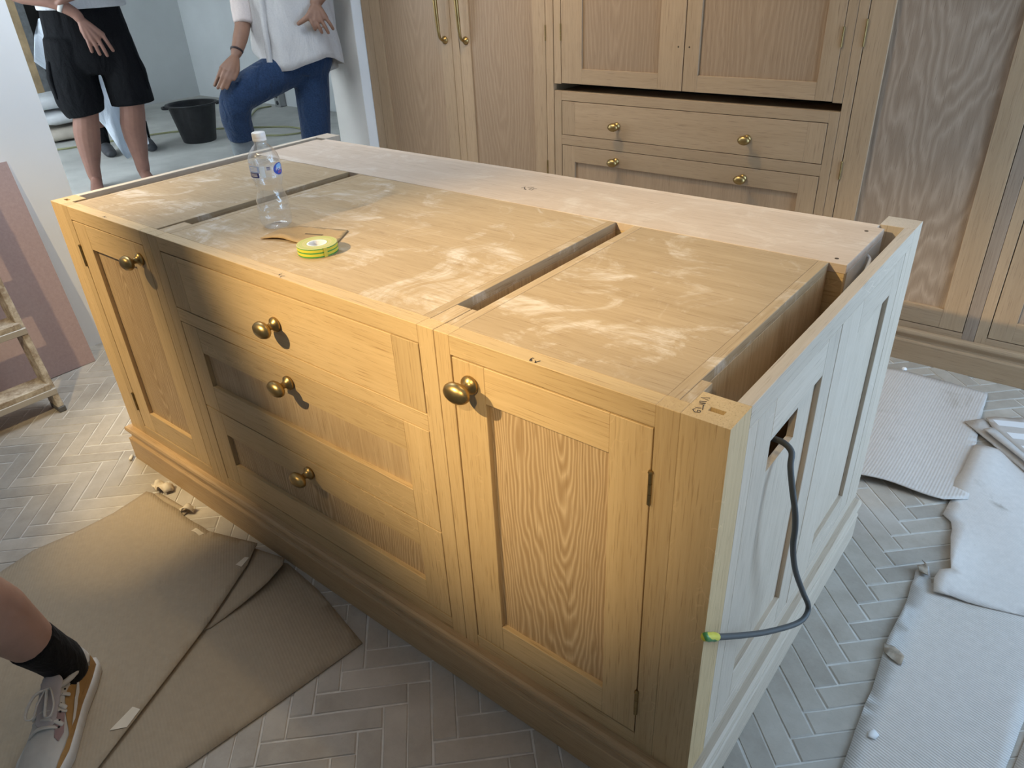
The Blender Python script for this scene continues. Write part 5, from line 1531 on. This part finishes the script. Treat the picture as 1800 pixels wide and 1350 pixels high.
def side_patch(name, outl, mat, off=.0018, sgn=1, n=14):
    """patch on the shoe's side: outl in (s, height fraction 0..1 up the side)"""
    bm = bmesh.new()
    pts = [Vector(p) for p in outl]
    dense = []
    for i in range(len(pts)):
        a, b2 = pts[i], pts[(i + 1) % len(pts)]
        for k in range(5): dense.append(a.lerp(b2, k / 5))
    ol = [(p.x, p.y) for p in dense]
    allp = list(dense)
    for i in range(40):
        for j in range(12):
            q = (i / 40, j / 12)
            if inside(q, ol) and min((Vector(q) - d_).length for d_ in dense) > .012: allp.append(Vector(q))
    v, e, f, *_ = delaunay_2d_cdt(allp, [(i, (i + 1) % len(dense)) for i in range(len(dense))], [], 1, 1e-5)
    vv = []
    for p in v:
        s, h = min(max(p.x, 0.0), 1.0), min(max(p.y, 0), 1)
        sn = math.sin(h * math.pi / 2); c = math.cos(h * math.pi / 2)
        w = shoe_w(s)
        y = w * abs(c) ** .55 * (1 - 0.33 * sn ** 1.5) + off
        z = .024 + (shoe_h(s) - .024) * sn ** .75 + off * .5 * sn
        vv.append(bm.verts.new(TD((s * SLEN, sgn * y, z))))
    for t in f: bm.faces.new([vv[i] for i in t])
    bmesh.ops.recalc_face_normals(bm, faces=bm.faces)
    return mesh_obj(name, bm, mat, tr, smooth=True)
side_patch('tan_side_panel', [(.12, .10), (.30, .10), (.58, .10), (.66, .20), (.56, .42), (.46, .56), (.36, .60), (.26, .50), (.16, .34)], TAN, .0014)
side_patch('mudguard', [(.0, .02), (.3, .02), (.6, .02), (.9, .02), (.995, .02), (.97, .20), (.9, .26), (.8, .30), (.7, .26), (.6, .16), (.4, .13), (.2, .13), (.05, .24)], TAN, .0020)
side_patch('heel_patch', [(.03, .35), (.10, .22), (.16, .30), (.19, .52), (.12, .72), (.04, .70)], SOLE, .0022)
side_patch('curved_flash', [(.60, .20), (.50, .24), (.40, .30), (.30, .44), (.20, .62), (.30, .36), (.36, .24), (.44, .17), (.54, .145)], SOLE, .0032)
side_patch('mauve_panel', [(.54, .50), (.66, .42), (.72, .55), (.70, .74), (.58, .80), (.50, .66)], PINK, .0024)
side_patch('eyestay', [(.30, .66), (.40, .60), (.52, .62), (.54, .80), (.44, .86), (.33, .84)], CREAMY, .0034)
bm = bmesh.new()
for k in range(9):
    pass
# collar lining, tongue and laces
bm = bmesh.new()
ringc = []
for k in range(24):
    th = 2 * math.pi * k / 24
    ringc.append(TD((.070 + .058 * math.cos(th), .0305 * math.sin(th), .090 + .008 * math.cos(th * 1) - .006 * abs(math.sin(th)))))
tube(bm, ringc + [ringc[0]], [.0062] * 25, 10, (0, 0, 1), 'flat')
mesh_obj('collar', bm, CREAMY, tr, smooth=True)
organic('tongue', [([TD((.118, 0, .108)), TD((.150, 0, .092)), TD((.195, 0, .071))], [(.024, .005), (.024, .006), (.022, .006)], SD)], plain('trainer_tongue', (0.42, 0.37, 0.35), .8), tr, .004, 2)
LACE = plain('lace_cream', (0.56, 0.53, 0.48), 0.8, 0, .06, 120)
for k, s in enumerate((.142, .158, .174, .190, .206)):
    bm = bmesh.new()
    hz = shoe_h(s / SLEN) + .003
    a = 1 if k % 2 else -1
    tube(bm, [TD((s - .006 * a, -.030, hz - .014)), TD((s - .002 * a, -.014, hz)), TD((s, 0, hz + .003)), TD((s + .002 * a, .014, hz)), TD((s + .006 * a, .030, hz - .014))], [(.0052, .0022)] * 5, 10, FD, 'round', 4)
    mesh_obj('lace', bm, LACE, tr, smooth=True)
for sg in (1, -1):
    bm = bmesh.new()
    c0 = TD((.136, 0, .104))
    pts = [c0]
    for q in ((.014, .016, .004), (.040, .026, -.004), (.060, .024, -.012), (.058, .012, -.014), (.034, .008, -.004), (.004, .002, .002)):
        pts.append(TD((.136 + q[0], sg * q[1] - .006, .104 + q[2])))
    tube(bm, pts, [(.0042, .0018)] * len(pts), 8, (0, 0, 1), 'round', 5)
    mesh_obj('lace_bow', bm, LACE, tr, smooth=True)
for (s, h) in ((.40, .70), (.44, .74), (.50, .72), (.55, .68), (.60, .66), (.64, .64)):
    sn = math.sin(h * math.pi / 2); c = math.cos(h * math.pi / 2)
    p = TD((s * SLEN, shoe_w(s) * c ** .55 * (1 - .33 * sn ** 1.5) + .004, .024 + (shoe_h(s) - .024) * sn ** .75 + .002))
    bm = bmesh.new(); bmesh.ops.create_uvsphere(bm, u_segments=8, v_segments=6, radius=.0022, matrix=Matrix.Translation(p))
    mesh_obj('eyelet', bm, SHADE_BLACK, tr)

# ------------------------------------------------------------------ things in the room beyond
bk = empty('builders_bucket', (-3.78, 2.56, HF), None, 'black plastic builders bucket on the concrete floor between the men', 'bucket')
BKT = plain('bucket_black', (0.012, 0.013, 0.015), 0.5, 0, 0.4, 25)
bm = bmesh.new()
cb = (-3.785, 2.553, HF)
lathe(bm, [(0, .004), (.125, .0), (.132, .006), (.185, .285), (.188, .290), (.205, .290), (.208, .296), (.205, .303), (.186, .303), (.180, .295), (.128, .014), (0, .012)], cb, seg=44)
mesh_obj('bucket_body', bm, BKT, bk, smooth=False)
for sg in (1, -1):
    bm = bmesh.new()
    c = Vector(cb) + WA_ * sg * .212 + Vector((0, 0, .285))
    tube(bm, [c - NA_ * .045 - WA_ * sg * .02, c - NA_ * .03 + WA_ * sg * .012, c + NA_ * .03 + WA_ * sg * .012, c + NA_ * .045 - WA_ * sg * .02], [.010] * 4, 10, (0, 0, 1), 'round', 4)
    mesh_obj('bucket_handle', bm, BKT, bk, smooth=True)
bm = bmesh.new()
hz = HF + .009
tube(bm, [(-5.4, 1.35, hz), (-4.9, 1.58, hz), (-4.6, 1.73, hz), (-4.5, 2.1, hz), (-4.41, 2.47, hz), (-4.29, 2.69, hz), (-4.02, 2.95, hz), (-3.70, 3.165, hz), (-3.55, 3.25, hz), (-3.42, 3.27, hz), (-3.28, 3.24, hz), (-3.20, 3.15, hz), (-3.26, 3.02, hz), (-3.42, 2.92, hz), (-3.62, 2.86, hz), (-3.8, 2.9, hz + .012), (-3.9, 3.05, hz), (-4.3, 3.4, hz), (-4.62, 3.70, hz), (-4.62, 3.86, hz)], [.0075] * 20, 10, (0, 0, 1), 'round', 6)
o = mesh_obj('extension_lead', bm, plain('lead_olive', (0.30, 0.31, 0.16), 0.6, 0, .1), smooth=True)
tag(o, 'olive extension lead looping over the concrete floor past the bucket', 'cable')
sk = empty('socket_box', (-4.5, 3.95, HF), None, 'grey socket box at the foot of the pale wall behind the man in jeans', 'socket box')
box('box_shell', (-4.60, 3.90, HF), (-4.51, 3.978, HF + .15), plain('box_grey', (0.30, 0.31, 0.31), 0.6), sk, .004)
for zz in (.04, .105):
    bm = bmesh.new(); lathe(bm, [(0, .003), (.018, .003), (.022, 0)], (-4.555, 3.90, HF + zz), axis=(0, -1, 0), seg=16)
    mesh_obj('socket_face', bm, plain('socket_dark', (0.04, 0.045, 0.05), .5), sk)
bm = bmesh.new(); tube(bm, [(-4.56, 3.95, HF + .14), (-4.55, 3.955, HF + .22), (-4.50, 3.965, HF + .30), (-4.46, 3.97, HF + .40)], [.007] * 4, 10, (1, 0, 0), 'round', 4)
mesh_obj('supply_cable', bm, plain('cable_grey', (0.10, 0.105, 0.105), 0.45), sk, smooth=True)
# timber studs and a pile of sacks seen past the left jamb
TIMB = plain('timber_stud', (0.42, 0.30, 0.17), 0.75, 0, .22, 12)
o = box('timber_stud', (-5.62, 2.03, HF), (-5.52, 2.13, CEIL), TIMB, None, .003)
tag(o, 'pale timber stud standing beyond the white wall edge', 'timber')
o = box('timber_stud', (-5.98, 2.24, HF), (-5.88, 2.33, CEIL), plain('timber_grey', (0.20, 0.21, 0.22), .8, 0, .2), None, .003)
tag(o, 'grey weathered stud just behind the pale timber stud', 'timber')
box('opening_shade', (-6.149, 2.30, HF), (-6.14, 2.80, 2.1), SHADE_BLACK, bpy.data.objects['wall_far'], 0)  # black slab on the wall, painted as the shade of an unlit opening
def sack(c, sx_, sy_, h, seed, label, mat):
    bm = bmesh.new()
    bmesh.ops.create_uvsphere(bm, u_segments=24, v_segments=14, radius=1)
    for v in bm.verts:
        p = v.co.copy()
        q = Vector((math.copysign(abs(p.x) ** .6, p.x) * sx_, math.copysign(abs(p.y) ** .6, p.y) * sy_, math.copysign(abs(p.z) ** .7, p.z) * h / 2))
        q += Vector((1, 1, .5)) * noise.noise(q * 9 + Vector((seed, 0, 0))) * .03
        v.co = q + Vector(c) + Vector((0, 0, h / 2))
    o = mesh_obj('plaster_sack', bm, mat, smooth=True)
    tag(o, label, 'sack', 'sacks stacked by the timber stud')
SK = plain('sack_white', (0.62, 0.64, 0.66), .8, 0, .12, 8, .3); SK2 = plain('sack_buff', (0.50, 0.45, 0.38), .8, 0, .15, 8, .3)
sack((-5.10, 2.02, HF), .22, .30, .11, 1, 'lowest buff sack of the pile beside the doorway edge', SK2)
sack((-5.11, 2.05, HF + .130), .21, .28, .11, 2, 'middle white sack of the pile beside the doorway edge', SK)
sack((-5.12, 2.03, HF + .258), .20, .27, .12, 3, 'topmost white sack of the pile beside the doorway edge', SK)
